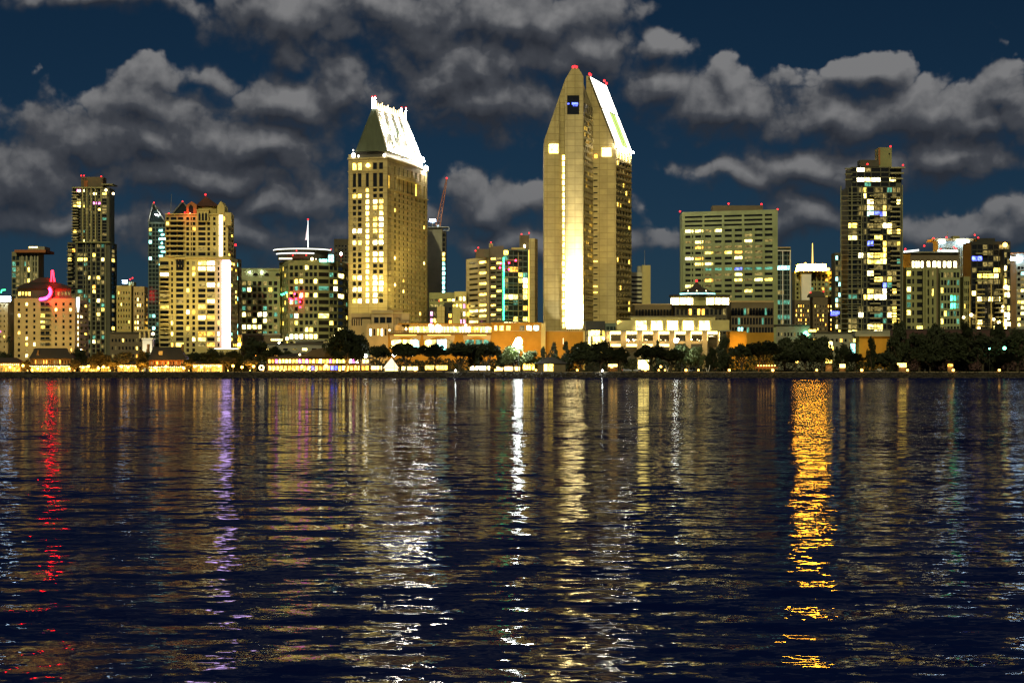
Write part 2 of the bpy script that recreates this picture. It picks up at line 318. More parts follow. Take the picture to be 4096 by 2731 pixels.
# ------------------------------------------------------------------ the setting: bay, bank, land
def structure(name, mat, fn):
    m = MB(); fn(m); o = m.build(name, mat); o['kind'] = 'structure'; return o
def water_mat():
    m, n, l, b = new_mat('bay_water'); n.remove(b); out = n['Material Output']
    tcn = n.new('ShaderNodeTexCoord')
    tot = None
    #            scale along x, y, distortion, slope x, slope y, detail
    for sxx, syy, rot, ax, ay, det in ((.010, .028, 4, .016, .026, 3), (.09, .17, 8, .022, .038, 2), (.30, .66, -6, .05, .088, 2), (.95, 1.9, 12, .05, .08, 2), (3.4, 5.5, -15, .035, .04, 1)):
        mp = n.new('ShaderNodeMapping'); l.new(tcn.outputs['Object'], mp.inputs[0]); mp.inputs['Scale'].default_value = (sxx, syy, 1); mp.inputs['Rotation'].default_value = (0, 0, R(rot))
        a = noise(n, l, mp.outputs[0], 1.0, det, .5, '2D')
        s = n.new('ShaderNodeVectorMath'); s.operation = 'SUBTRACT'; l.new(a.outputs['Color'], s.inputs[0]); s.inputs[1].default_value = (.5, .5, 0)
        k = n.new('ShaderNodeVectorMath'); k.operation = 'MULTIPLY'; l.new(s.outputs[0], k.inputs[0]); k.inputs[1].default_value = (ax * 2.6, ay * 2.6, 0)
        if tot is None: tot = k.outputs[0]
        else:
            q = n.new('ShaderNodeVectorMath'); q.operation = 'ADD'; l.new(tot, q.inputs[0]); l.new(k.outputs[0], q.inputs[1]); tot = q.outputs[0]
    mp = n.new('ShaderNodeMapping'); l.new(tcn.outputs['Object'], mp.inputs[0]); mp.inputs['Scale'].default_value = (.008, .022, 1)      # patches of wind and calm
    pt = noise(n, l, mp.outputs[0], 1.0, 4, .6, '2D'); pr = n.new('ShaderNodeMapRange'); l.new(pt.outputs['Fac'], pr.inputs['Value']); pr.inputs['From Min'].default_value = .32; pr.inputs['From Max'].default_value = .68; pr.inputs['To Min'].default_value = .45; pr.inputs['To Max'].default_value = 1.6
    sc_ = n.new('ShaderNodeVectorMath'); sc_.operation = 'SCALE'; l.new(tot, sc_.inputs[0]); l.new(pr.outputs[0], sc_.inputs['Scale']); tot = sc_.outputs[0]
    q = n.new('ShaderNodeVectorMath'); q.operation = 'MULTIPLY_ADD'; l.new(tot, q.inputs[0]); q.inputs[1].default_value = (1, 1, 0); q.inputs[2].default_value = (0, 0, 1)
    z = n.new('ShaderNodeVectorMath'); z.operation = 'NORMALIZE'; l.new(q.outputs[0], z.inputs[0])
    gb = n.new('ShaderNodeBsdfGlossy'); gb.inputs['Roughness'].default_value = .035; gb.inputs['Color'].default_value = (1, 1, 1, 1); l.new(z.outputs[0], gb.inputs['Normal'])
    db = n.new('ShaderNodeBsdfDiffuse'); db.inputs['Color'].default_value = (.003, .008, .07, 1)
    fn = n.new('ShaderNodeFresnel'); fn.inputs['IOR'].default_value = 1.333; l.new(z.outputs[0], fn.inputs['Normal'])
    mxs = n.new('ShaderNodeMixShader'); l.new(math_node(n, l, 'MULTIPLY', fn.outputs[0], .16), mxs.inputs[0]); l.new(db.outputs[0], mxs.inputs[1]); l.new(gb.outputs[0], mxs.inputs[2]); l.new(mxs.outputs[0], out.inputs[0])
    return m
M['water'] = water_mat()
structure('water', 'water', lambda m: m.quad((-9000, -4000, 0), (9000, -4000, 0), (9000, 852, 0), (-9000, 852, 0)))
M['grass'] = solid('park_grass', (.030, .042, .012), .95, .4, .5, .1); M['paving'] = solid('promenade_paving', (.20, .16, .10), .9, .25, .8, .2); M['city_ground'] = solid('city_ground', (.05, .048, .042), .95, .3, .05, .1)
M['rock'] = solid('bank_rock', (.030, .026, .021), .85, .5, .6, .3); M['asphalt'] = solid('asphalt', (.045, .044, .042), .85, .2, .8, .3)
structure('ground', 'city_ground', lambda m: m.quad((-14000, 858, G - .05), (14000, 858, G - .05), (14000, 30000, G - .05), (-14000, 30000, G - .05)))
structure('bank', 'rock', lambda m: (m.quad((-6000, 849.3, -.6), (6000, 849.3, -.6), (6000, 854.5, 2.7), (-6000, 854.5, 2.7)), m.quad((-6000, 854.5, 2.7), (6000, 854.5, 2.7), (6000, 859, 2.7), (-6000, 859, 2.7))))
structure('promenade', 'paving', lambda m: m.box(-900, 900, 854.8, 860.5, 2.2, G))
structure('grass', 'grass', lambda m: m.box(-8, 900, 860.5, 886, 2.2, G + .06))
structure('plaza_paving', 'paving', lambda m: m.box(-900, -8, 860.5, 912, 2.2, G + .01))
structure('road', 'asphalt', lambda m: m.box(-8, 900, 886, 900, 2.2, G + .012))
rr = random.Random(4); rk = MB()
for i in range(2600):
    x = rr.uniform(-290, 290); t = rr.random(); r = rr.uniform(.35, .95); c = Vector((x, 849.9 + t * 4.4, .1 + t * 2.55)); k = len(rk.v)
    for dx, dy, dz in ((1, 0, 0), (0, 1, 0), (-1, 0, 0), (0, -1, 0), (0, 0, .75), (0, 0, -.6)): rk.v.append(c + Vector((dx * rr.uniform(.7, 1.3), dy * rr.uniform(.7, 1.3), dz * rr.uniform(.7, 1.2))) * r)
    for a, b2 in ((0, 1), (1, 2), (2, 3), (3, 0)): rk.f.append((k + a, k + b2, k + 4)); rk.f.append((k + b2, k + a, k + 5))
o = rk.build('riprap', 'rock', None, 'stuff'); o['label'] = 'dark boulders lining the bank above the water'; o['category'] = 'rocks'

# ------------------------------------------------------------------ towers behind, from one end of the skyline to the other
def penthouse(b, mat, a, c, y0, y1, d, Y=None, name='penthouse'):
    b.add(name, mat, lambda m: m.pbox(a, c, y0, y1, Y or b.Y + 3, d))

b = Bld('glass_tower', 'low blue glass tower with red roof lights behind the beige hotel', 'tower', 110, 1150)
b.front('tower_grey', 47, 176, 1007, 16, fr(47, 176, [(50, 66), (69, 85), (93, 103), (109, 121), (127, 137), (141, 148), (154, 172)]), ev(20, .02, .03, .72), rnd(1, .2, 'YDDVVDD', 't'))
for px in (88, 105, 124, 139, 151): b.add('pier', 'pale_concrete', lambda m: m.pbox(px - 2, px + 2, 1009, 1480, 1149.4, .5))
b.add('roof_slab', 'terra', lambda m: m.pbox(58, 182, 999, 1010, 1146, 22))
b.add('penthouse', 'grey_concrete', lambda m: m.pbox(112, 178, 986, 1000, 1150, 14)); b.add('glow_strip', 'litS', lambda m: m.pbox(116, 150, 987, 991, 1149.8, .3))
for px, py in ((64, 1003), (162, 1005), (70, 1004)): b.beacon(px, py)
b.done()

b = Bld('residential_tower', 'tall dark tower with pale vertical piers and stepped shoulders', 'tower', 368, 1050)
b.front('tower_dark', 290, 458, 750, 14, fr(290, 458, [(292, 308), (310, 327), (334, 345), (350, 361), (367, 378), (384, 400), (407, 424), (426, 446)]), ev(17, .0, .03, .7), rnd(2, .18, 'YSDDDDDPVD'), ybot=969)
b.front('tower_dark', 270, 468, 969, 18, fr(270, 468, [(272, 288), (290, 305), (312, 340), (346, 360), (366, 380), (386, 400), (406, 420), (424, 440)]), ev(28, .0, .01, .7), rnd(3, .2, 'YSDDDDDODVD'), Y=1047, side=1)
for px in (331, 347.5, 364, 381.5, 404): b.add('pier', 'pier_concrete', lambda m: m.pbox(px - 2.2, px + 2.2, 752, 968, 1049.3, .6))
for px in (308, 343, 363, 383, 403, 422): b.add('pier', 'tower_grey', lambda m: m.pbox(px - 1.8, px + 1.8, 970, 1484, 1046.3, .6))
for i in range(17): b.add('balcony', 'balcony_concrete', lambda m: m.pbox(286, 311 + i % 2, 766 + i * 12.0, 769.5 + i * 12.0, 1047.6, 2.2))
for i in range(24): b.add('balcony', 'tower_grey', lambda m: m.pbox(267, 290, 984 + i * 17.5, 988 + i * 17.5, 1044.6, 2.2))
b.add('cornice', 'olive_concrete', lambda m: m.pbox(288, 410, 748, 753, 1048.6, 13)); b.add('shoulder_slab', 'olive_concrete', lambda m: m.pbox(300, 440, 966, 971, 1045, 4))
penthouse(b, 'brown_stone', 324, 412, 708, 749, 9); b.add('roof_screen', 'terra', lambda m: m.pbox(336, 350, 722, 749, 1052.5, .3)); b.add('roof_slab', 'tower_grey', lambda m: m.pbox(405, 452, 735, 739, 1048, 12))
for px, py in ((325, 703), (336, 703), (405, 706)): b.beacon(px, py)
for px, py in ((316, 764), (424, 761), (453, 775)): b.add('roof_lamp', 'lamp_warm', lambda m: m.ball(V(px, py, 1046), .75))
b.done()

b = Bld('apartment_block', 'small pale block with a lit window column beside the dark tower', 'building', 528, 1000)
b.front('gold_stone', 466, 540, 1142, 10, ev(5, .05, .05, .42), ev(14, .0, .05, .45), rnd(5, .16, 'YSDO'))
b.front('tan_wall', 534, 592, 1146, 10, ev(4, .06, .06, .5), ev(14, .0, .05, .5), lambda i, c, f=rnd(6, .12, 'YSD'): 'S' if c == 1 and 0 < i < 11 and i % 5 != 3 else f(i, c), Y=996, side=2)
b.add('roof_sign', 'sign_white', lambda m: m.pbox(490, 508, 1121, 1132, 999, .4)); b.add('sign_post', 'black_metal', lambda m: m.pbox(488, 510, 1132, 1142, 999.4, .3))
b.add('stair_box', 'olive_concrete', lambda m: m.pbox(515, 536, 1128, 1143, 1001, 6))
b.beacon(521, 1117); b.beacon(530, 1112); b.done()

b = Bld('peaked_glass_tower', 'dark teal glass tower with two peaked glass gables behind the gold condominium', 'tower', 680, 1062)
b.front('teal_steel', 593, 745, 888, 22, ev(9, .01, .01, .8), ev(36, .0, .01, .72), rnd(7, .07, 'CCYDVV', 't'))
for x0, xp, x1, yp in ((593, 612, 662, 812), (662, 730, 800, 806)):
    b.add('gable', 'glass_teal', lambda m: m.elev([(X(x0, 1062), Z(888, 1062)), (X(x1, 1062), Z(888, 1062)), (X(xp, 1062), Z(yp + 4, 1062))], 1062.4, 1078))
    for xa, xb in ((x0, xp), (xp, x1)):
        b.add('gable_rib', 'steel', lambda m: m.taper(V(xa, 888 if xa != xp else yp, 1061.5), .45, V(xb, yp if xb == xp else 888, 1061.5), .45, 5))
for px, py in ((616, 811), (675, 855), (730, 806)): b.beacon(px, py, 1060)
b.add('mast', 'steel', lambda m: m.taper(V(683, 850, 1066), .25, V(686, 776, 1066), .12, 5))
b.add('roof_lamp', 'lamp_white', lambda m: m.ball(V(624, 859, 1059), .45))
for k in range(9): b.add('lit_bay', 'litC', lambda m: m.pbox(636 + (k % 2) * 8, 650 + (k % 3) * 6, 918 + k * 17, 925 + k * 17, 1061.2, .4))
b.done()

# gold condominium with a violet pilaster whose uplight is put in as glow
b = Bld('gold_condominium', 'gold condominium tower with a hipped red roof and a pilaster glowing violet', 'tower', 790, 960)
z2 = lambda v: 560 + v * .4847
zy = lambda v: 740 + v * .4847
lowc = [(165, 238), (258, 275), (300, 363), (388, 411), (437, 461), (487, 549), (562, 626), (651, 667), (742, 754)]
upc = [(216, 240), (254, 304), (314, 361), (386, 411), (424, 434), (440, 465), (488, 550), (565, 589), (614, 636), (702, 720)]
lowp = ['..  .YW.W', '.YW...YWW', 'WYS......'] 
lowl = lambda i, c, f=rnd(11, .11, 'YSDDO'): {(0, 5): 'Y', (0, 6): 'W', (1, 5): 'S', (1, 6): 'W', (2, 0): 'W', (4, 6): 'W', (4, 5): 'D', (8, 5): 'Y', (7, 6): 'S', (9, 3): 'W', (10, 5): 'W', (10, 6): 'O', (13, 7): 'W', (14, 7): 'S', (14, 5): 'Y', (15, 1): 'O', (15, 2): 'Y', (15, 5): 'D', (15, 6): 'O'}.get((i, c), f(i, c))
A, B = W(z2(160), 960), (X(z2(775), 971), 960)
b.body('cream', [A, B, (B[0], 984), (A[0], 984)], Z(1028, 960), G, {0: (fr(160, 762, lowc), ev(20, .02, .03, .66), lowl), 1: (ev(3), ev(20, .02, .03, .5), rnd(12, .2, 'CYSD'))})
A2, B2 = W(z2(210), 961), (X(z2(752), 972), 961)
b.body('cream', [A2, B2, (B2[0], 982), (A2[0], 982)], Z(856, 961), Z(1028, 961), {0: (fr(210, 740, upc), ev(8, .01, .05, .64), rnd(13, .05, 'YDO')), 1: (ev(2), ev(8, .01, .05, .5), rnd(14, .1, 'YD'))}, name='upper_wall')
for i in range(8):
    b.add('balcony', 'cream', lambda m: m.prism([W(z2(206), 961), W(z2(212), 959.6), W(z2(255), 958.4), W(z2(312), 958.2), W(z2(366), 959.2), W(z2(366), 961)], Z(zy(302 + i * 41.5), 960), Z(zy(291 + i * 41.5), 960)))
for i in range(17):
    b.add('balcony', 'cream', lambda m: m.prism([W(z2(156), 961), W(z2(162), 958.6), W(z2(200), 957.6), W(z2(242), 958.6), W(z2(242), 961)], Z(zy(688 + i * 38.6), 959), Z(zy(677 + i * 38.6), 959)))
b.add('cornice', 'cream', lambda m: m.pbox(z2(206), z2(745), zy(236), zy(244), 959.8, 14)); b.add('cornice', 'cream', lambda m: m.pbox(z2(284), z2(700), zy(594), zy(602), 958.9, 3))
b.add('loggia', 'gold_stone', lambda m: m.pbox(z2(288), z2(372), zy(597), zy(612), 957.9, 3))
for k in range(3): b.add('arched_window', 'glass', lambda m: m.elev([(X(z2(300 + k * 23), 958), Z(zy(680), 958)), (X(z2(316 + k * 23), 958), Z(zy(680), 958)), (X(z2(316 + k * 23), 958), Z(zy(624), 958)), (X(z2(308 + k * 23), 958), Z(zy(614), 958)), (X(z2(300 + k * 23), 958), Z(zy(624), 958))], 957.6, 958.4))
# crown
b.add('drum', 'gold_stone', lambda m: m.prism([W(z2(478), 964), W(z2(520), 962.5), W(z2(585), 962.5), W(z2(632), 964), W(z2(640), 974), W(z2(480), 974)], Z(856, 962), Z(zy(172), 962)))
def hip(m, px, Y0, Y1, yb, yt, apex):
    p = [W(v, y) for v, y in px]; zb = Z(yb, Y0); i = len(m.v)
    m.v += [Vector((*q, zb)) for q in p] + [V(apex, yt, (Y0 + Y1) / 2)]
    for k in range(len(p)): m.f.append((i + k, i + (k + 1) % len(p), i + len(p)))
    m.f.append(tuple(i + len(p) - 1 - k for k in range(len(p))))
b.add('roof', 'red_roof', lambda m: hip(m, [(z2(452), 964), (z2(500), 961), (z2(600), 961), (z2(662), 964), (z2(650), 978), (z2(470), 978)], 961, 978, zy(174), zy(92), z2(541)))
def gable_bay(m, x0, x1, yb, ye, yp, Y, d): m.elev([(X(z2(x0), Y), Z(zy(yb), Y)), (X(z2(x1), Y), Z(zy(yb), Y)), (X(z2(x1), Y), Z(zy(ye), Y)), (X(z2((x0 + x1) / 2), Y), Z(zy(yp), Y)), (X(z2(x0), Y), Z(zy(ye), Y))], Y, Y + d)
b.add('gable', 'terra', lambda m: gable_bay(m, 383, 468, 240, 165, 136, 960.5, 9)); b.add('gable', 'cream', lambda m: gable_bay(m, 637, 697, 240, 175, 133, 959.5, 12))
b.add('arched_window', 'glass', lambda m: gable_bay(m, 402, 437, 236, 180, 162, 960.2, .2))
b.add('arched_bay', 'cream', lambda m: m.pbox(z2(470), z2(564), zy(206), zy(300), 958.6, 4)); b.add('bay_cornice', 'cream', lambda m: m.pbox(z2(466), z2(568), zy(203), zy(212), 958.2, 4.6))
for k in range(3): b.add('arched_window', 'glass', lambda m: gable_bay(m, 482 + k * 27, 500 + k * 27, 294, 240, 228, 958.3, .2))
b.add('corner_bay', 'cream', lambda m: m.pbox(z2(700), z2(752), zy(228), zy(330), 958.8, 4))
for k in range(4): b.add('lit_panel', 'strip_warm', lambda m: m.pbox(z2(652), z2(682), zy(248 + k * 87), zy(328 + k * 87), 960.5, .4))
lc = b.add('glow_pilaster', 'violet_glow', lambda m: m.pbox(z2(680), z2(738), zy(622), zy(1346), 958.4, 1.5)); b.add('column_cap', 'cream', lambda m: m.pbox(z2(674), z2(744), zy(600), zy(622), 958, 2.2))
for i in range(9): b.add('joint', 'white_paint', lambda m: m.pbox(z2(680), z2(686), zy(690 + i * 84), zy(694 + i * 84), 958.2, .15), lc)
b.beacon(z2(540), zy(80), 969, .7); b.beacon(z2(370), zy(228), 959); b.beacon(z2(237), zy(235), 959)
lamp('arch_light', 'POINT', b.root, V(z2(395), zy(225), 957), 1500, (1, .12, .06), .3)
for px, pw in ((640, 60000), (720, 70000), (800, 80000), (880, 60000)): lamp('facade_fill', 'SPOT', b.root, (X(px, 920), 922, 9), pw * .55, (1, .72, .22), .6, V(px, 1120, 960), 70, .9)  # unseen spots added to brighten the facade
b.add('podium', 'cream', lambda m: m.pbox(z2(455), z2(815), zy(1346), zy(1400), 952, 8)); b.add('glow_strip', 'strip_white', lambda m: m.pbox(z2(605), z2(812), zy(1347), zy(1352), 951.6, .3))
b.done()

b = Bld('slim_tower', 'slim dark tower with one column of white windows beside the gold condominium', 'tower', 945, 1000)
b.front('brown_stone', 921, 966, 1036, 8, fr(921, 966, [(924, 932), (944, 958)]), ev(16, .01, .02, .55), lambda i, c: 'C' if c == 1 and i in (0, 2, 5, 9, 10) else ('S' if c == 1 and i in (13, 14) else ('D' if (i * 3 + c) % 4 == 1 else '.')), side=1)
b.front('dark_stone', 921, 944, 990, 5, ev(1, .1, .1, .8), ev(2, .05, .1, .7), lambda i, c: 'C', ybot=1036, Y=1001)
b.add('base_wall', 'tan_wall', lambda m: m.pbox(932, 965, 1338, 1392, 996, 4)); lamp('base_light', 'POINT', b.root, V(948, 1378, 990), 9000, (1, .6, .1), .4); b.add('sign', 'lamp_warm', lambda m: m.pbox(936, 962, 1373, 1384, 995.6, .2))
b.beacon(942, 980, None, .9); b.done()

b = Bld('grid_office', 'grey office block with a square grid of dark windows', 'building', 1040, 1040)
gl8 = lambda i, c, f=rnd(21, .22, 'DDYSV'): 'S' if i == 7 and c < 4 else ('W' if (i, c) in ((5, 4), (5, 3)) else f(i, c))
b.front('green_concrete', 965, 1130, 1080, 12, fr(965, 1130, [(969 + k * 22.5, 969 + k * 22.5 + 15) for k in range(7)]), ev(13, .10, .10, .64), gl8)
b.add('parapet', 'green_concrete', lambda m: m.pbox(965, 1118, 1073, 1081, 1039.4, 10))
for k in range(3): b.add('arched_window', 'glass', lambda m: m.elev([(X(1013 + k * 45 + q[0], 1040), Z(1103 + q[1], 1040)) for q in ((0, 0), (18, 0), (18, -6), (14, -10), (9, -12), (4, -10), (0, -6))], 1039.5, 1040.2))
b.add('base_block', 'brown_stone', lambda m: m.pbox(962, 1120, 1336, 1484, 1034, 8)); b.add('cornice', 'grey_concrete', lambda m: m.pbox(962, 1122, 1333, 1340, 1033.4, 8))
for px, py in ((999, 1090), (1046, 1090)): b.add('roof_lamp', 'lamp_white', lambda m: m.ball(V(px, py, 1039), .3))
b.done()

b = Bld('rounded_office', 'rounded office tower with white rings of light around its crown', 'tower', 1250, 1030)
pts = [W(1117, 1050), W(1153, 1032), W(1216, 1028), W(1273, 1028), W(1318, 1031), W(1352, 1038), (X(1384, 1062), 1052), (X(1384, 1062), 1075), W(1117, 1078)]
rw = ev(15, .035, .035, .6)
ol = rnd(31, .20, 'DDYSWV')
b.body('olive_concrete', pts, Z(1041, 1029), G, {0: (ev(4, .06, .04, .6), rw, rnd(32, .16, 'DYV')), 1: (ev(3, .04, .03, .7), rw, lambda i, c: 'W' if (i, c) in ((10, 1), (11, 1), (10, 2)) else ol(i, c)), 2: (ev(3, .03, .04, .7), rw, lambda i, c: 'S' if (i, c) in ((2, 2), (9, 0), (10, 0), (10, 1), (4, 2)) else ol(i, c + 4)),
   3: (ev(1, .03, .03, .96), rw, rnd(33, .22, 'DDVY')), 4: (ev(2, .02, .02, .96), rw, lambda i, c, f=rnd(34, .2, 'DDYV'): 'W' if (i, c) in ((3, 1), (10, 1)) else f(i, c)), 5: (ev(1, .02, .02, .97), rw, lambda i, c, f=rnd(35, .3, 'DYSD'): 'S' if i in (1, 9) else f(i, c)), 6: (ev(2, .04, .04, .8), rw, rnd(36, .25, 'YDV'))})
# glowing panes stand in for coloured lights mirrored in its glass
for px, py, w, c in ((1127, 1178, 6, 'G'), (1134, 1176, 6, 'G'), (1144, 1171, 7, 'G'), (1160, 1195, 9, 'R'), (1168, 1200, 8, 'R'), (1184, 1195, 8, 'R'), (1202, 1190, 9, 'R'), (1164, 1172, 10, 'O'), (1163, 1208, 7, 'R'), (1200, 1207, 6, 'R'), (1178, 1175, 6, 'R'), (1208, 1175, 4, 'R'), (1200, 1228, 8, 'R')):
    b.add('reflection_pane', 'lit' + c, lambda m: m.pbox(px - w / 2, px + w / 2, py - 3, py + 3, 1026.5 if px > 1150 else 1034, .3))
def arc(m, px, Y, r, y0, y1, n=28, a0=180, a1=360):
    c = Vector((X(px, Y), Y, 0)); z0, z1 = Z(y1, Y), Z(y0, Y)
    for k in range(n):
        t0, t1 = R(a0 + (a1 - a0) * k / n), R(a0 + (a1 - a0) * (k + 1) / n); p, q = c + Vector((math.cos(t0), math.sin(t0), 0)) * r, c + Vector((math.cos(t1), math.sin(t1), 0)) * r
        m.quad((p.x, p.y, z0), (q.x, q.y, z0), (q.x, q.y, z1), (p.x, p.y, z1))
def disc(m, px, Y, r, y0, y1, n=28):
    m.prism([(X(px, Y) + math.cos(2 * math.pi * k / n) * r, Y + math.sin(2 * math.pi * k / n) * r) for k in range(n)], Z(y1, Y), Z(y0, Y))
dr = b.add('crown_drum', 'dark_stone', lambda m: disc(m, 1212, 1047, 14.6, 1006, 1042)); b.add('brick_band', 'red_roof', lambda m: arc(m, 1202, 1047, 14.9, 1022, 1040, 14, 245, 300), dr)
rf = b.add('crown_disc', 'tower_grey', lambda m: disc(m, 1211, 1047, 16.9, 998.5, 1007)); b.add('glow_strip', 'strip_white', lambda m: arc(m, 1211, 1047, 17.05, 1001, 1004.4, 28, 190, 350), rf)
b.add('glow_strip', 'strip_white', lambda m: arc(m, 1206, 1047, 15.3, 1017, 1021, 20, 205, 305), dr); b.add('glow_strip', 'strip_warm', lambda m: m.pbox(1116, 1168, 1032, 1037, 1028, .4)); b.add('lit_bay', 'litC', lambda m: m.pbox(1276, 1308, 1037, 1048, 1028.4, .5))
for px in (1248, 1264): b.add('roof_lamp', 'lamp_warm', lambda m: m.ball(V(px, 1036, 1027.5), .9 if px == 1248 else .3))
ga = [(math.cos(R(a)) * 14, math.sin(R(a)) * 26) for a in range(0, 181, 20)]
ad = b.add('arched_dormer', 'teal_steel', lambda m: m.elev([(X(1310, 1031), Z(1052, 1031)), (X(1338, 1031), Z(1052, 1031))] + [(X(1324 + p, 1031), Z(1036 - q, 1031)) for p, q in ga], 1031, 1040))
for k in range(2):
    for j in range(2): b.add('pane', 'litC', lambda m: m.pbox(1314 + k * 11, 1323 + k * 11, 1020 + j * 15, 1032 + j * 15, 1030.6, .3), ad)
for px, py in ((1186, 1003), (1324, 998), (1171, 1021), (1225, 1021)): b.beacon(px, py, 1028, .5)
b.add('entrance_canopy', 'grey_concrete', lambda m: m.pbox(1170, 1300, 1358, 1364, 1012, 14)); b.add('entrance_wall', 'grey_concrete', lambda m: m.pbox(1180, 1290, 1364, 1440, 1016, 6))
b.add('canopy_lamp', 'lamp_warm', lambda m: m.ball(V(1148, 1354, 1008), 1.0)); b.add('canopy_lamp', 'lamp_white', lambda m: m.ball(V(1117, 1373, 1008), .7)); b.add('glow_strip', 'litS', lambda m: m.pbox(1084, 1130, 1355, 1363, 1012, .4))
b.done()
p = thing('flagpole', 'tall lit flagpole with a limp flag on the rounded office roof', 'flagpole', (X(1232, 1040), 1040, Z(998, 1040)))
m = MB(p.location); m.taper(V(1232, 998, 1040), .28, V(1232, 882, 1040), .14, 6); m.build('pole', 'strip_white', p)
m = MB(p.location); m.ball(V(1232, 878, 1040), .5); m.build('finial', 'beacon', p)
m = MB(p.location); pr = [(1232, 892, 0), (1229, 905, .5), (1227, 920, -.4), (1224, 936, .5), (1223, 948, -.3), (1220, 960, .3)]
for (xa, ya, da), (xb, yb, db) in zip(pr, pr[1:]): m.hexa([V(xa, ya, 1040 + da), V(1231.6, ya, 1040 - da * .3), V(1231.6, ya, 1040.15 - da * .3), V(xa, ya, 1040.15 + da), V(xb, yb, 1040 + db), V(1231.6, yb, 1040 - db * .3), V(1231.6, yb, 1040.15 - db * .3), V(xb, yb, 1040.15 + db)])
m.build('flag', glow('flag_cloth_glow', (1, .8, .8), 1.2), p)  # light on pole and flag is put in as their own glow

b = Bld('dark_slab', 'dark brown slab tower partly hidden behind the rounded office', 'tower', 1370, 1130)
b.front('dark_stone', 1336, 1410, 956, 10, ev(5), ev(34, .02, .04, .5), rnd(38, .02, 'DY')); b.done()
b = Bld('rear_office', 'narrow grey office with ribbon windows between the rounded office and the gabled hotel', 'building', 1375, 1085)
b.front('grey_concrete', 1300, 1400, 1048, 10, ev(4, .02, .02, .8), ev(22, .02, .03, .5), rnd(39, .25, 'DYSV')); b.beacon(1364, 1022, None, .8); b.add('roof_lamp', 'lamp_white', lambda m: m.ball(V(1364, 1016, 1085), .8))
b.add('mast', 'terra', lambda m: m.taper(V(1364, 1048, 1085), .3, V(1364, 1024, 1085), .2)); b.add('roof_sign', 'terra', lambda m: m.pbox(1386, 1396, 1053, 1075, 1083, .5)); b.done()

# ------------------------------------------------------------------ beige hotel with neon at the edge of the village
q1x = lambda v: v / 1.823
q1y = lambda v: 640 + v / 1.823
b = Bld('beige_hotel', 'beige hotel block with small square windows and a dark hipped roof', 'building', 180, 930)
wc = [(130, 147), (187, 204), (244, 260), (298, 330), (333, 366), (404, 421), (460, 477), (511, 529)]
hl = lambda i, c, f=rnd(41, .1, 'DDYS'): {(0, 3): '.', (2, 0): 'S', (4, 3): 'Y', (2, 3): 'Y', (3, 4): 'D', (5, 0): 'Y', (1, 5): 'S', (7, 1): 'Y', (8, 6): 'D', (5, 7): 'D', (8, 7): 'Y', (9, 1): 'S'}.get((i, c), f(i, c))
A, B = W(q1x(103), 930), (X(q1x(553), 932), 930)
b.body('tan_wall', [A, B, (B[0], 938), (A[0], 938)], Z(q1y(1008), 930), G, {0: (fr(103, 553, wc), ev(12, .02, .04, .52), hl)})
A, B = W(q1x(550), 934), (X(q1x(646), 955), 934)
b.body('tan_wall', [A, B, (B[0], 955), (A[0], 955)], Z(q1y(1016), 934), G, {0: (fr(550, 620, [(590, 606)]), ev(12, .02, .04, .45), lambda i, c: 'W' if i < 10 else 'D'), 1: (ev(2), ev(12, .02, .04, .4), rnd(43, .1))}, name='side_wing')
b.front('tan_wall', -40, q1x(103), q1y(988), 12, ev(4, .1, .1, .3), ev(13, .02, .1, .4), rnd(44, .15, 'DYP'), Y=936, name='side_wing')
b.add('glow_panel', 'strip_white', lambda m: m.elev([(X(q1x(v), 933), Z(q1y(w), 933)) for v, w in ((566, 1105), (572, 1105), (578, 1060), (579, 1000), (557, 1000), (557, 1060))], 933.2, 933.7))  # glowing shape stands in for a white uplight beam on the wall
at = b.mb(); b.face(at, W(q1x(125), 931), (X(q1x(520), 931), 931), Z(q1y(1006), 931), Z(q1y(932), 931), fr(125, 520, [(133, 150), (158, 174), (182, 198), (206, 222), (418, 436), (446, 462), (470, 486), (494, 510)]), [(.25, .6)], lambda i, c: 'Y' if c < 4 else 'D'); at.build('attic_wall', 'dark_stone', b.root)
def frustum(m, bot, top, zb, zt):
    m.hexa([(x, y, zb) for x, y in bot] + [(x, y, zt) for x, y in top])
def rect(a, c, Y, d): return [(X(a, Y), Y), (X(c, Y), Y), (X(c, Y), Y + d), (X(a, Y), Y + d)]
rf = b.add('roof', 'dark_roof', lambda m: frustum(m, rect(q1x(98), q1x(532), 929, 16), rect(q1x(190), q1x(425), 934, 6), Z(q1y(934), 929), Z(q1y(897), 934)))
b.add('upper_roof', 'dark_roof', lambda m: frustum(m, rect(q1x(196), q1x(405), 933.5, 7), rect(q1x(285), q1x(350), 936, 2), Z(q1y(897), 934), Z(q1y(856), 936)), rf)
b.add('balcony_rail', 'dark_stone', lambda m: m.pbox(q1x(296), q1x(368), q1y(1026), q1y(1380), 929.7, .2)) if False else None
for i in range(10): b.add('balcony_rail', 'dark_stone', lambda m: m.pbox(q1x(296), q1x(369), q1y(1059 + i * 35.2), q1y(1066 + i * 35.2), 928.9, .9))
lamp('facade_fill', 'SPOT', b.root, (X(100, 895), 896, 8), 22000, (1, .76, .24), .6, V(110, 1290, 930), 80, .9); lamp('facade_fill', 'SPOT', b.root, (X(240, 895), 896, 8), 22000, (1, .76, .24), .6, V(240, 1290, 930), 80, .9)  # unseen spots added to brighten the hotel front
b.done()
def tube(m, pts, r, n=6):
    for p, q in zip(pts, pts[1:]): m.taper(p, r, q, r, n)
s = thing('crescent_sign', 'red and pink neon crescent on the beige hotel front', 'sign', V(q1x(340), q1y(1020), 928))
cp = lambda a, k: V(q1x(300 + math.cos(R(a)) * 74 * k), q1y(962 - math.sin(R(a)) * 54 * k), 928)
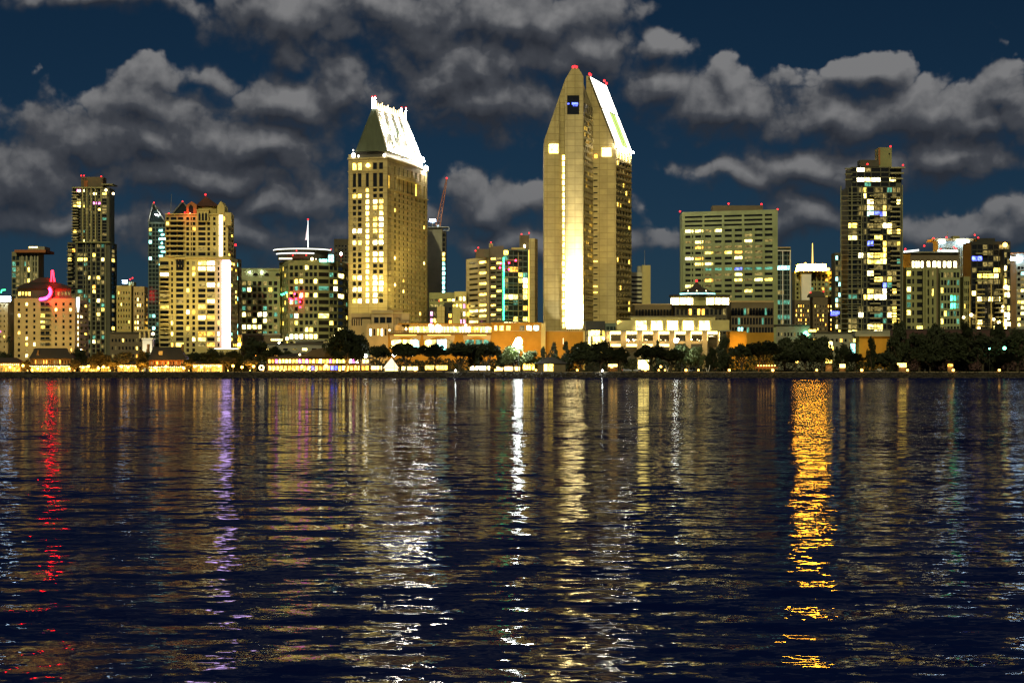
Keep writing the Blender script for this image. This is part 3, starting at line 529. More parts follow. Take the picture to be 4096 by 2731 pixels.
for nm, mt, a0, a1 in (('neon_tube', 'neon_red', 38, -48), ('neon_tube', 'neon_pink', -52, -100)):
    m = MB(s.location); tube(m, [cp(a0 + (a1 - a0) * k / 8, 1) for k in range(9)], .62); m.build(nm, mt, s)
m = MB(s.location); tube(m, [cp(30 + (-125) * k / 8, .86) for k in range(9)], .3); m.build('neon_tube', 'neon_pink', s)
m = MB(s.location); tube(m, [cp(46 + (-152) * k / 10, .93) + Vector((0, 1.5, 0)) for k in range(11)], 1.25); m.build('light_shield', 'black_metal', s)  # black backing added to keep the neon light off the wall
lamp('neon_light', 'POINT', s, V(q1x(335), q1y(1015), 926.5), 250, (1, .1, .3), .5)
s = thing('peak_sign', 'red neon peak-shaped sign standing above the beige hotel roof', 'sign', V(q1x(382), q1y(890), 934))
for xa, xb in ((372, 379), (396, 384)):
    m = MB(s.location); m.taper(V(q1x(xa), q1y(888), 934), .42, V(q1x(xb), q1y(808), 934), .42, 6); m.build('neon_tube', 'neon_soft', s)
m = MB(s.location); m.taper(V(q1x(379), q1y(808), 934), .42, V(q1x(384), q1y(808), 934), .42, 6); m.build('neon_tube', 'neon_red', s)
m = MB(s.location); m.taper(V(q1x(384), q1y(900), 934.6), .3, V(q1x(382), q1y(830), 934.6), .2, 6); m.build('sign_post', 'black_metal', s)
s = thing('lightbox_sign', 'white glowing sign panel beneath a green neon angle', 'sign', V(22, 1206, 934))
m = MB(s.location); m.pbox(2, 41, 1186, 1206, 934.4, .6); m.build('sign_box', 'sign_white', s)
m = MB(s.location); m.pbox(0, 43, 1184, 1208, 935.1, .4); m.build('sign_frame', 'black_metal', s)
m = MB(s.location); tube(m, [V(4, 1172, 934), V(7, 1160, 934), V(22, 1159, 934)], .3); m.build('neon_tube', 'neon_green', s)

# ------------------------------------------------------------------ hotel tower with the floodlit gable roof
b = Bld('gabled_hotel_tower', 'sandstone hotel tower with a steep floodlit gable roof', 'tower', 1550, 960)
zA = Z(628, 960); A, B, C = W(1395, 966), W(1550, 960), (X(1709, 1023), 1023)
D = (A[0] + C[0] - B[0] - 4, A[1] + C[1] - B[1])
lc = [(.10, .19), (.235, .33), (.44, .52), (.625, .73), (.78, .885)]
nfl = 20
H = zA - G
def rowsfrom(ys, h, Y=960): return sorted([((Z(y + h / 2, Y) - G) / H, (Z(y - h / 2, Y) - G) / H) for y in ys])
ys = [758 + 23.4 * i for i in range(nfl)]
rows = sorted([((Z(676, 960) - G) / H, (Z(649, 960) - G) / H), ((Z(745, 960) - G) / H, (Z(690, 960) - G) / H)] + rowsfrom(ys, 15.5))
LP = {0: 'YY .. ', 1: '.....', 2: '. Y..', 3: 'YYS..', 4: '..SWY', 5: '..SYY', 6: '..SDS', 7: 'D.SYW', 8: 'D.SYW', 9: 'WWSYS', 10: '.DSDS', 11: 'SYSWW', 12: '.DS..', 13: '..SWS', 14: '..SSS', 15: '..S..', 16: '..S..', 17: 'YWSWS', 18: '..SWW', 19: 'WWSWS', 20: '..SWD', 21: 'YWSW.'}
lp = lambda i, c: (LP.get(i, '.....') + '.....')[c] if not (i == 0 and c == 2) else ' '
rr2 = rnd(52, .035, 'YDS')
rc = [(.028, .05), (.062, .084)] + [(a, a + .042) for a in (.165, .27, .375, .48, .585, .69, .795, .905)]
rrows = sorted([((Z(690, 960) - G) / H, (Z(655, 960) - G) / H)] + [((Z(752, 960) - G) / H, (Z(700, 960) - G) / H)] + rowsfrom([768 + 21.6 * i for i in range(26)], 13))
b.body('sandstone', [A, B, C, D], zA, G, {0: (lc, rows, lp), 1: (rc, rrows, rr2)})
b.add('round_window', 'litS', lambda m: m.elev([(X(1472 + 8.5 * math.cos(2 * math.pi * k / 16), 962), Z(662 + 8.5 * math.sin(2 * math.pi * k / 16), 962)) for k in range(16)][::-1], 961.6, 962.2))
b.add('corner_pier', 'sandstone', lambda m: m.prism([W(1394, 965.6), W(1405, 965.2), W(1405, 967), W(1394, 967)], G, Z(618, 965)))
un = (Vector((*C, 0)) - Vector((*B, 0))).normalized(); nn = Vector((un.y, -un.x, 0)); Bv = Vector((*B, 0)); LR = (Vector((*C, 0)) - Bv).length
def band(m, z0, z1, out=.5, f0=-.01, f1=1.01):
    p, q = Bv + un * LR * f0, Bv + un * LR * f1
    m.hexa([(*(p + nn * out).xy, z0), (*(q + nn * out).xy, z0), (*(q - nn * .3).xy, z0), (*(p - nn * .3).xy, z0), (*(p + nn * out).xy, z1), (*(q + nn * out).xy, z1), (*(q - nn * .3).xy, z1), (*(p - nn * .3).xy, z1)])
ua = (Bv - Vector((*A, 0))).normalized(); na = Vector((ua.y, -ua.x, 0))
def bandL(m, z0, z1, out=.5):
    p, q = Vector((*A, 0)) - ua * .4, Bv + ua * .4
    m.hexa([(*(p + na * out).xy, z0), (*(q + na * out).xy, z0), (*(q - na * .3).xy, z0), (*(p - na * .3).xy, z0), (*(p + na * out).xy, z1), (*(q + na * out).xy, z1), (*(q - na * .3).xy, z1), (*(p - na * .3).xy, z1)])
for y in (682, 750): b.add('string_course', 'sandstone', lambda m: bandL(m, Z(y + 2, 960), Z(y - 2, 960)))
b.add('cornice', 'sandstone', lambda m: bandL(m, Z(634, 960), Z(628, 960) + .02, .8)); b.add('cornice', 'sandstone', lambda m: band(m, Z(634, 960), Z(628, 960) + .03, .8)); b.add('string_course', 'sandstone', lambda m: band(m, Z(757, 960), Z(753, 960), .4))
for y in range(0, 26, 1): b.add('string_course', 'sandstone', lambda m: band(m, Z(780 + 21.6 * y, 960), Z(777.5 + 21.6 * y, 960), .22))
# bowed cornice of the long side
bow = []
for k in range(13):
    t = k / 12; p = Bv + un * LR * (.22 + .56 * t) + nn * (.4 + 2.6 * math.sin(math.pi * t)); bow.append(p)
b.add('bowed_cornice', 'sandstone', lambda m: m.prism([tuple(p.xy) for p in bow] + [tuple((Bv + un * LR * .78 - nn * .2).xy), tuple((Bv + un * LR * .22 - nn * .2).xy)], Z(703, 960), Z(690, 960)))
b.add('attic_wall', 'dark_stone', lambda m: m.prism([W(1418, 969), W(1538, 964), (X(1690, 1019), 1019), (X(1690, 1019) - 12, 1026)], zA, Z(604, 962)))
# roof: dark gable end, ribbed floodlit slope
e0, e1, e2, e3 = V(1421, 604, 966), V(1548, 602, 961), V(1690, 654, 1020), Vector((X(1690, 1020) - 17, 1024, Z(604, 962)))
t0, t1, t2, t3 = V(1487, 434, 968), V(1502, 434, 966), V(1622, 479, 1008), V(1622, 479, 1008) + Vector((-2.2, 1, 0))
zt = t1.z; t0.z = t2.z = t3.z = zt; ze = e1.z; e0.z = e2.z = e3.z = ze
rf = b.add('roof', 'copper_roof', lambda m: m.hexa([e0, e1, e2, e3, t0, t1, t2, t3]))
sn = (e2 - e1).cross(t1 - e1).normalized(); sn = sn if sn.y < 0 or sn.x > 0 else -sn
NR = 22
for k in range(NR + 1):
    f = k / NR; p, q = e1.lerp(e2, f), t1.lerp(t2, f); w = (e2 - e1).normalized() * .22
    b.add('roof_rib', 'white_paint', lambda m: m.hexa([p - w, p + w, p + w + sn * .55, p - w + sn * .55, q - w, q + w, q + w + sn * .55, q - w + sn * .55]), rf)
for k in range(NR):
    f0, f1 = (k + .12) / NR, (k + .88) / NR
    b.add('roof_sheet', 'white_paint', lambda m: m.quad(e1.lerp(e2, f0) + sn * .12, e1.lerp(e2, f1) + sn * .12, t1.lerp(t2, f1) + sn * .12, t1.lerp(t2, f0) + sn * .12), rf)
for k in range(9):
    f = .04 + .92 * k / 8; p = e1.lerp(e2, f); up = (t1.lerp(t2, f) - p); lp0 = p + sn * 4.2 + up.normalized() * .6
    b.add('eave_floodlight', 'hot_lamp', lambda m: m.ball(p + sn * 1.6 + Vector((0, 0, .2)), .62))
    lamp('roof_light', 'SPOT', b.root, lp0, (400000, 12000000, 250000, 15000000, 200000, 13000000, 250000, 12000000, 1500000)[k], (1, .93, .78), .25, p + up * (.75 if k % 2 else .4) - sn * .2, 17 if k % 2 else 34, .8)
rd = b.add('ridge_beam', 'lamp_warm', lambda m: m.hexa([t0 + Vector((0, 0, .0)), t1, t2, t3, t0 + Vector((0, 0, 1.0)), t1 + Vector((0, 0, 1.0)), t2 + Vector((0, 0, 1.0)), t3 + Vector((0, 0, 1.0))]))  # ridge beam and finials glow to stand in for floodlight on them
for k in range(15):
    p = t1.lerp(t2, .06 + .88 * k / 14) + Vector((-.5, 0, .8)); b.add('finial', 'lamp_warm', lambda m: m.taper(p, .28, p + Vector((0, 0, 2.6 if k % 3 else 3.6)), .16, 5))
for q in (t0 + Vector((.3, 0, 0)), t1 - Vector((.2, 0, 0)), t2 - Vector((2.2, 0, 0)), t2 + Vector((.2, 0, 0))):
    o = b.add('finial', 'lamp_white', lambda m: m.taper(q, .3, q + Vector((0, 0, 6.0)), .2, 5)); b.add('beacon_light', 'beacon', lambda m: m.ball(q + Vector((0, 0, 6.4)), .5), o)
for px, py, Y, r in ((1414, 622, 964, 1.1), (1434, 625, 964, .5), (1537, 622, 959, .7), (1703, 674, 1018, 1.2), (1690, 640, 1016, 1.0), (1413, 602, 964, .35)): b.add('parapet_lamp', 'parapet_lamp' if px < 1600 else 'hot_lamp', lambda m: m.ball(V(px, py, Y), r, 8, 6, 1.3))
for x, y, tx, ty, pw in ((1450, 930, 1470, 1150, 150000), (1510, 928, 1480, 900, 200000), (1640, 940, 1640, 1150, 210000), (1730, 950, 1670, 900, 260000)): lamp('facade_fill', 'SPOT', b.root, (X(x, y), y, 40), pw * .3, (1, .76, .22), .8, V(tx, ty, 985), 75, .9)  # unseen fill spots added to brighten both faces
b.done()

b = Bld('construction_tower', 'bare grey concrete tower with a column of cyan windows under a crane', 'tower', 1745, 1105)
b.front('grey_concrete', 1700, 1772, 913, 12, [(.4, .6)], ev(2, .1, .1, .1), lambda i, c: ' ')
b.front('dark_stone', 1766, 1786, 925, 12, [(.15, .8)], ev(26, .1, .01, .7), lambda i, c: 'C' if 6 <= i <= 17 else ('Y' if i in (4, 5, 18) else '.'), Y=1107)
b.add('roof_scaffold', 'steel', lambda m: m.pbox(1704, 1790, 907, 910, 1103, 8)); b.add('scaffold_rail', 'steel', lambda m: (m.pbox(1772, 1797, 907, 909, 1102, .4), m.pbox(1772, 1797, 921, 923, 1102, .4), m.pbox(1795, 1797, 907, 922, 1102, .4)))
b.add('floodlight', 'sign_white', lambda m: m.pbox(1718, 1742, 878, 887, 1104, 1)); b.add('light_mast', 'steel', lambda m: m.taper(V(1730, 908, 1105), .25, V(1730, 886, 1105), .2)); b.done()
s = thing('tower_crane', 'thin crane jib rising behind the gabled hotel tower', 'crane', V(1752, 890, 1112))
m = MB(s.location)
a0, a1 = V(1752, 905, 1112), V(1787, 716, 1112); dv = (a1 - a0).normalized(); sd = Vector((dv.z, 0, -dv.x))
for k in (-1, 1): m.taper(a0 + sd * k * 1.3, .3, a1 + sd * k * .3, .2, 5)
for k in range(14): f, h = k / 14, (k + 1) / 14; m.taper(a0.lerp(a1, f) + sd * (1.3 - f) * (1 if k % 2 else -1), .16, a0.lerp(a1, h) + sd * (1.3 - h) * (-1 if k % 2 else 1), .16, 4)
m.build('jib', 'terra', s); m = MB(s.location); m.ball(V(1787, 713, 1112), .6); m.build('beacon_light', 'beacon', s)
m = MB(s.location); m.taper(V(1752, 1300, 1112), 1.0, V(1752, 900, 1112), 1.0, 4); m.build('mast', 'steel', s)

b = Bld('stepped_offices', 'low stepped office with lit bays and blank stair walls beside the construction tower', 'building', 1800, 1030)
b.front('olive_concrete', 1716, 1880, 1170, 14, ev(9, .02, .02, .7), ev(9, .3, .06, .4), rnd(61, .35, 'YYSD'))
b.front('black_metal', 1716, 1752, 1228, 8, ev(2, .1, .1, .7), ev(8, .1, .05, .6), rnd(62, .4, 'YSPO'), Y=1016); b.add('stair_wall', 'sandstone', lambda m: m.pbox(1748, 1778, 1226, 1330, 1012, 6))
b.front('black_metal', 1777, 1812, 1210, 8, [(.55, .9)], ev(9, .1, .05, .6), lambda i, c: 'O' if i in (1, 2, 3) else '.', Y=1018); b.add('stair_wall', 'cream', lambda m: m.pbox(1810, 1842, 1226, 1330, 1012, 6))
b.front('cream', 1818, 1868, 1166, 10, ev(3, .05, .05, .5), ev(9, .1, .04, .5), rnd(63, .4, 'SYWP'), Y=1022, side=1); b.beacon(1757, 1203); b.done()

b = Bld('corner_office', 'office block with ribbon windows, a glazed corner and a tall blank shaft', 'building', 2010, 1000)
pA, pB, pC = W(1864, 1030), W(1956, 1004), W(2014, 996)
lf = lambda i, c, f=rnd(64, .1, 'DYS'): 'Y' if c == 1 and i in (0, 2, 4, 6, 8, 10) else ('W' if c == 1 and i in (12, 13) else f(i, c))
b.body('sandstone', [pA, pB, (pB[0] + 2, 1040), (pA[0], 1045)], Z(1026, 1004), G, {0: ([(.12, .52), (.56, .88)], ev(20, .04, .02, .42), lf)})
b.body('brown_stone', [pB, pC, (pC[0], 1040), (pB[0], 1042)], Z(984, 998), G, {0: ([(.1, .45), (.5, .85)], ev(22, .1, .08, .4), lambda i, c, f=rnd(65, .15, 'DY'): 'Y' if c == 0 and i % 2 == 0 else f(i, c))}, name='stair_wing')
cl = lambda i, c, f=rnd(66, .16, 'DVOY', 't'): {(3, 1): 'O', (3, 2): 'O', (8, 0): 'Y', (8, 1): 'S', (8, 2): 'Y', (8, 3): 'D', (13, 0): 'W', (13, 1): 'W', (13, 2): 'W', (13, 3): 'S', (14, 1): 'W', (14, 2): 'W', (5, 4): 'W', (8, 4): 'Y', (6, 4): 'S', (0, 0): 'Y'}.get((i, c), f(i, c))
b.body('teal_steel', [(pC[0], pC[1] - 1), W(2112, 1000), (X(2112, 1000), 1030), (pC[0], 1030)], Z(996, 998), G, {0: (ev(5, .01, .01, .92), ev(20, .09, .01, .8), cl)}, name='glazed_corner')
b.add('glow_strip', 'litG', lambda m: m.pbox(2012, 2017, 1030, 1280, 993.6, .3)); b.add('glow_strip', 'strip_amber', lambda m: m.pbox(2114.2, 2116.4, 1000, 1288, 995.6, .2))
for i in range(8): b.add('floor_slab', 'olive_concrete', lambda m: m.pbox(2016, 2086, 1038 + i * 34, 1041 + i * 34, 994.6, 1))
b.add('mullion', 'olive_concrete', lambda m: m.pbox(2072, 2075, 1010, 1284, 994.4, .5)); b.add('roof_screen', 'cream', lambda m: m.pbox(2046, 2098, 990, 998, 995, .5))
b.add('shaft', 'sandstone', lambda m: m.prism([(X(2116, 996), 996), (X(2139, 996), 996), (X(2151, 1004), 1004), (X(2151, 1004), 1016), (X(2116, 996), 1016)], G, Z(954, 996))); b.add('rear_shaft', 'brown_stone', lambda m: m.pbox(2078, 2117, 941, 1300, 1004, 10))
b.add('lit_slot', 'litW', lambda m: m.pbox(2096, 2101, 979, 991, 1003.6, .3)); penthouse(b, 'sandstone', 1956, 1972, 974, 990, 5); penthouse(b, 'brown_stone', 1902, 1956, 996, 1030, 6)
for px, py in ((1902, 1003), (1913, 991), (1964, 970), (2086, 937), (2116, 932)): b.beacon(px, py, 1000)
for px, py in ((2003, 1053), (2000, 1071), (2036, 1052), (2063, 1042), (2036, 1078)): b.add('reflection_ball', 'litR', lambda m: m.ball(V(px, py, 993), .5))  # glowing balls stand in for lamps mirrored in the glass
b.done()

b = Bld('twin_slab_hotel', 'tallest hotel tower of two slanted slabs, its foot floodlit white', 'tower', 2300, 950)
base = 1330
def P2(*pp, Y): return [(X(x, Y), Z(y, Y)) for x, y in pp]
b.add('side_slab', 'sandstone', lambda m: m.elev(P2((2177, base), (2238, base), (2238, 384), (2177, 561), Y=953), 953, 985))
b.add('recessed_slab', 'sandstone', lambda m: m.elev(P2((2233, base), (2262, base), (2262, 314), (2233, 398), Y=957), 957, 984))
b.add('main_slab', 'sandstone', lambda m: m.elev(P2((2260, base), (2334, base), (2334, 306), (2314, 274), (2287, 274), (2260, 320), Y=950), 950, 951.2))
q0, q1 = W(2334, 950), (X(2372, 972), 972)
lr = lambda i, c, f=rnd(71, .16, 'YYS'): f(i, c) if i < 27 else '.'
b.body('sandstone', [(X(2260, 950), 951.2), (q0[0], 951.2), q1, (q1[0], 983), (X(2260, 950), 983)], Z(415, 951), G, {1: (ev(5, .06, .04, .45), ev(36, .12, .03, .6), lr)}, name='flank_wall')
for i in range(0, 34): b.add('sill_band', 'cream', lambda m: m.hexa([(q0[0] + .1, 950.6, Z(452 + 25.6 * i, 951)), (q1[0] + .25, 971.6, Z(452 + 25.6 * i, 951)), (q1[0] - .2, 972, Z(452 + 25.6 * i, 951)), (q0[0] - .3, 951, Z(452 + 25.6 * i, 951)), (q0[0] + .1, 950.6, Z(449 + 25.6 * i, 951)), (q1[0] + .25, 971.6, Z(449 + 25.6 * i, 951)), (q1[0] - .2, 972, Z(449 + 25.6 * i, 951)), (q0[0] - .3, 951, Z(449 + 25.6 * i, 951))]))
zc0, zc1 = Z(415, 951), Z(280, 951)
b.add('crown', 'sandstone', lambda m: m.hexa([(X(2262, 951), 951.25, zc0), (q0[0], 951.25, zc0), (q1[0], 972, zc0), (X(2262, 951), 982, zc0), (X(2288, 951), 951.3, zc1), (X(2314, 951), 951.3, zc1), (X(2330, 951), 962, zc1 - 3), (X(2288, 951), 974, zc1 - 2)]))
b.add('crown_cornice', 'sandstone', lambda m: m.hexa([(X(2262, 949), 949.4, zc0 - .6), (q0[0] + .4, 949.6, zc0 - .6), (q1[0] + .5, 971.8, zc0 - .6), (X(2262, 949), 975, zc0 - .6), (X(2262, 949), 949.4, zc0 + .5), (q0[0] + .4, 949.6, zc0 + .5), (q1[0] + .5, 971.8, zc0 + .5), (X(2262, 949), 975, zc0 + .5)])) if False else None
w = b.add('sky_lounge_window', 'glass', lambda m: m.pbox(2269, 2317, 382, 458, 949.8, .15))
for x0, x1, y0, y1 in ((2270, 2277, 413, 418), (2288, 2312, 411, 419), (2292, 2310, 422, 425)): b.add('bar_light', 'litB', lambda m: m.pbox(x0, x1, y0, y1, 949.5, .2), w)
for f in range(5): b.add('slim_window', 'glass', lambda m: m.hexa([Vector((q0[0] + (q1[0] - q0[0]) * (f * .19 + t) + .12, 951.2 + 20.8 * (f * .19 + t), z)) + Vector((dx, 0, 0)) for z in (Z(468, 955), Z(415, 955)) for t, dx in ((.03, 0), (.1, 0), (.1, -.2), (.03, -.2))]))
for px, y0, y1, Y in ((2196, 576, 613, 952.6),): b.add('lit_window', 'litS', lambda m: m.pbox(px, 2233, y0, y1, Y, .2))
for i in range(28): b.add('stair_window', 'litS', lambda m: m.pbox(2250.5, 2259.5, 622 + 24.9 * i, 640 + 24.9 * i, 956.6, .2))
# second slab
b.add('rear_slab', 'sandstone', lambda m: m.elev(P2((2345, base), (2464, base), (2464, 578), (2357, 304), (2345, 304), Y=972), 972.1, 974))
r0, r1 = W(2464, 972), (X(2526, 1004), 1004); zs = Z(578, 972)
rl = lambda i, c, f=rnd(72, .08, 'YYD'): 'S' if i == 0 else (f(i, c) if i < 29 else '.')
rows2 = sorted(ev(30, .02, .06, .6) + [(.945, .988)])
b.body('sandstone', [(X(2400, 972), 974), (r0[0], 974), r1, (r1[0], 1012), (X(2400, 972), 1012)], zs, G, {1: (ev(5, .04, .04, .5), rows2, rl)}, name='flank_wall')
for i in range(0, 31): b.add('sill_band', 'sandstone', lambda m: m.hexa([Vector((r0[0] + (r1[0] - r0[0]) * t + dx, 972.2 + 31.8 * t, Z(y, 972))) for y in (637 + 24.4 * i, 634.5 + 24.4 * i) for t, dx in ((0, .35), (1, .35), (1, -.2), (0, -.2))]))
b.add('lit_window', 'litS', lambda m: m.pbox(2408, 2445, 592, 626, 971.7, .2)); b.add('glow_panel', 'litO', lambda m: m.pbox(2378, 2389, 618, 632, 971.8, .2))
for i in range(26): b.add('stair_window', 'glass' if i not in (15, 19, 20) else 'litY', lambda m: m.pbox(2374, 2390, 790 + 24.9 * i - 120, 794 + 24.9 * i - 120, 971.8, .2))
u0, u1, u2, u3 = V(2465, 579, 972), V(2528, 610, 1004), V(2426, 342, 1004), V(2358, 304, 972)
u1.z = u0.z; u2.z = u3.z
b.add('roof', 'dark_stone', lambda m: m.hexa([u0 + Vector((-.2, 0, -.4)), u1 + Vector((-.2, 0, -.4)), u2 + Vector((-.2, 0, -.4)), u3 + Vector((-.2, 0, -.4)), Vector((u3.x - .6, 974, u0.z)), Vector((u2.x - .6, 1006, u0.z)), u2 + Vector((-.6, 0, -.6)), u3 + Vector((-.6, 0, -.6))]))
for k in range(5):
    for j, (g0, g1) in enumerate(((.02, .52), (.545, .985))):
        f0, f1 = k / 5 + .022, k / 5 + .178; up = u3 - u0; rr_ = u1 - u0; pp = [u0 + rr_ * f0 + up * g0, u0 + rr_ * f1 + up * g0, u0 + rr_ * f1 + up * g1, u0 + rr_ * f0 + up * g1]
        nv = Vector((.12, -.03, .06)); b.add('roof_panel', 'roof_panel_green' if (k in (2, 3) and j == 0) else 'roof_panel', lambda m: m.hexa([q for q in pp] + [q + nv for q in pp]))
for k in range(6): b.add('eave_lamp', 'hot_lamp', lambda m: m.ball(u0.lerp(u1, k / 5) + Vector((.6, -.3, -.4)), .5))
for p in (u3 + Vector((0, 0, 1)), u3 + Vector((.6, 1, .6)), u2 + Vector((0, 0, 1.0)), u2 + Vector((-1.5, -6, 1.5)), V(2292, 269, 951), V(2299, 267, 951), V(2306, 269, 951)):
    b.add('beacon_light', 'beacon', lambda m: m.ball(p, .7))
for v in (2260.5, 2333.5): b.add('light_baffle', 'sandstone', lambda m: m.pbox(v - 1.2, v + 1.2, 640, base, 945.4, 4.7))  # added baffles keep the floodlight from spilling onto the neighbouring slabs
for k in range(9): lamp('wall_floodlight', 'SPOT', b.root, V(2275 + (k % 3) * 22, 1323, 946.2), (300000, 2600000, 600000)[k // 3], (1, .94, .78), .4, V(2278 + (k % 3) * 19, (1280, 1225, 1120)[k // 3], 950), (80, 34, 17)[k // 3], 1)
lamp('wall_floodlight', 'SPOT', b.root, V(2222, 1326, 944), 15000, (1, .95, .8), .6, V(2230, 1220, 953), 50, 1)
for k in range(6): b.add('floodlight_housing', 'black_metal', lambda m: m.pbox(2268 + k * 8.5, 2272 + k * 8.5, 1318.5, 1323, 945.8, .5))
for x, y, tx, ty, pw, c in ((2150, 915, 2215, 950, 260000, (1, .84, .48)), (2360, 900, 2300, 700, 380000, (1, .78, .36)), (2470, 915, 2430, 950, 170000, (1, .7, .24)), (2560, 940, 2500, 900, 150000, (1, .72, .3))): lamp('facade_fill', 'SPOT', b.root, (X(x, y), y, 26), pw * .17, c, .8, V(tx, ty, 960), 64, .95)  # unseen fill spots added to brighten the slabs
b.done()

# ------------------------------------------------------------------ hotel podium with terrace, orange under sodium light
b = Bld('hotel_podium', 'long low podium with arched openings and a lit restaurant terrace', 'building', 1900, 926)
b.front('tan_wall', 1402, 1490, 1254, 12, fr(1402, 1485, [(1407 + k * 9.3, 1411.5 + k * 9.3) for k in range(5)]), [(.79, .91)], lambda i, c: '.', Y=934, name='corner_block')
b.front('tan_wall', 1485, 1580, 1240, 14, fr(1485, 1572, [(1496, 1514), (1519, 1541), (1545, 1566)]), [(.79, .885)], lambda i, c: '.', Y=930, name='centre_block')
b.front('tan_wall', 1574, 1612, 1240, 10, fr(1574, 1608, [(1579 + k * 6.3, 1583 + k * 6.3) for k in range(4)]), [(.76, .88)], lambda i, c: '.', Y=931, Y2=936, name='corner_block'); b.front('tan_wall', 1606, 1640, 1254, 8, [(.5, .62)], [(.76, .86)], lambda i, c: '.', Y=936, name='corner_block')
b.front('tan_wall', 1466, 1556, 1296, 8, ev(5, .1, .02, .45), [(.76, .9)], lambda i, c: 'C.YW.'[c], Y=925, name='lower_block')
b.add('string_course', 'cream', lambda m: m.pbox(1402, 1640, 1250, 1253, 929, 1.2))
fl = b.mb(); zt = Z(1334, 926)
b.face(fl, W(1552, 926), W(1968, 926), G, zt, fr(1552, 1968, [(1566, 1606), (1612, 1650), (1654, 1676), (1700, 1742), (1748, 1786), (1790, 1812), (1860, 1896), (1902, 1930), (1934, 1956)]), [(.56, .84)], rnd(81, 1, 'CVDS'))
fl.quad((X(1552, 926), 926, zt), (X(1968, 926), 926, zt), (X(1968, 926), 945, zt), (X(1552, 926), 945, zt)); fl.build('terrace_wall', 'orange_brick', b.root)
for x0, x1 in ((1562, 1680), (1696, 1816), (1856, 1960)):
    n = 12; pts = [(x0 + (x1 - x0) * k / n, 1366 - 18 * math.sin(math.pi * k / n)) for k in range(n + 1)]
    b.add('arch', 'tan_wall', lambda m: m.elev(P2((x0, 1352 + 14), *[p for p in pts[1:-1]], (x1, 1366), (x1 + 4, 1340), (x0 - 4, 1340), Y=925.4), 925.3, 925.9))
    b.add('glow_strip', 'strip_amber', lambda m: m.pbox(x0 + 14, x1 - 14, 1339, 1341, 925.0, .2))  # glowing strip stands in for the hot highlight along the arch top
b.add('terrace_edge', 'brown_stone', lambda m: m.pbox(1550, 1968, 1331, 1335, 925, 1)); 
pv = b.mb(); b.face(pv, W(1556, 936), W(1968, 936), Z(1333, 936), Z(1296, 936), ev(34, .005, .005, .78), [(.12, .72)], rnd(82, .72, 'YYSWOS', '.')); pv.quad((X(1556, 936), 936, Z(1296, 936)), (X(1968, 936), 936, Z(1296, 936)), (X(1968, 936), 948, Z(1296, 936)), (X(1556, 936), 948, Z(1296, 936))); pv.build('pavilion_wall', 'tan_wall', b.root)
b.add('pavilion_roof', 'orange_brick', lambda m: m.pbox(1552, 1970, 1293, 1297, 934, 14))
for k in range(52): b.add('rail_post', 'brown_stone', lambda m: m.pbox(1556 + k * 8, 1557.5 + k * 8, 1324, 1332, 925.4, .2))
b.add('handrail', 'brown_stone', lambda m: m.pbox(1552, 1968, 1322.5, 1324.5, 925.3, .3))
for px, py, r in ((1721, 1302, 1.0), (1730, 1304, .8), (1750, 1305, 1.1), (1758, 1306, .9), (1624, 1316, .6), (1640, 1315, .5), (1670, 1313, .6), (1641, 1317, .4), (1823, 1320, .5), (1863, 1301, .7), (1854, 1311, .5), (1558, 1321, .6), (1951, 1311, .5), (1962, 1313, .4), (1908, 1315, .4), (1700, 1320, .4)):
    o = b.add('terrace_lamp', 'lamp_warm', lambda m: m.ball(V(px, py, 930), r))
for px in (1600, 1660, 1725, 1755, 1810, 1865, 1940): lamp('terrace_light', 'POINT', b.root, V(px, 1308, 931), 420, (1, .55, .1), .5)
b.body('orange_brick', [W(1966, 924), W(2166, 924), (X(2166, 924), 940), (X(1966, 924), 940)], Z(1291, 924), G, {0: (fr(1966, 2166, [(1978, 1988), (1998, 2014), (2025, 2042), (2079, 2098), (2107, 2127), (2136, 2155)]), [(.845, .94)], lambda i, c: 'SYYDWC'[c])}, name='brick_wing')
b.add('parapet', 'orange_brick', lambda m: m.pbox(1965, 2167, 1289.5, 1292.5, 923.7, 2)); b.add('pier', 'cream', lambda m: m.pbox(2164, 2182, 1292, 1484, 923, 8)); b.add('string_course', 'tan_wall', lambda m: m.pbox(1966, 2164, 1322, 1324, 923.6, .5))
b.add('brick_wall', 'orange_brick', lambda m: m.pbox(2182, 2336, 1325, 1484, 930, 18)); b.add('coping', 'tan_wall', lambda m: m.pbox(2182, 2337, 1323.5, 1326, 929.6, 1.2)); b.add('joint', 'strip_warm', lambda m: m.pbox(2252, 2253.5, 1352, 1376, 929.7, .15))
b.add('pier', 'cream', lambda m: m.pbox(2333, 2342, 1322, 1484, 929, 8))
for x, tx, pw in ((1510, 1510, 60000), (1620, 1610, 50000), (1700, 1720, 60000), (1820, 1840, 60000), (1905, 1905, 60000), (2000, 2000, 90000), (2090, 2090, 100000), (2200, 2210, 70000), (2290, 2290, 70000)): lamp('wall_light', 'SPOT', b.root, (X(x, 906), 907, 8), pw * .125, (1, .48, .02), .5, (X(tx, 926), 926, 17), 110, .9)
b.done()

b = Bld('glass_lobby', 'lit glass lobby block at the foot of the twin slab hotel', 'building', 2380, 926)
b.body('black_metal', [W(2342, 924), W(2420, 924), (X(2420, 924), 938), (X(2342, 924), 938)], Z(1284, 924), G, {0: (ev(8, .02, .02, .9), ev(4, .36, .18, .9), lambda i, c, f=rnd(84, 1, 'SSYD'): f(i, c))})
b.front('teal_steel', 2418, 2470, 1292, 10, ev(3, .05, .05, .85), ev(3, .3, .05, .8), lambda i, c: 't', Y=930, name='side_wing'); b.done()

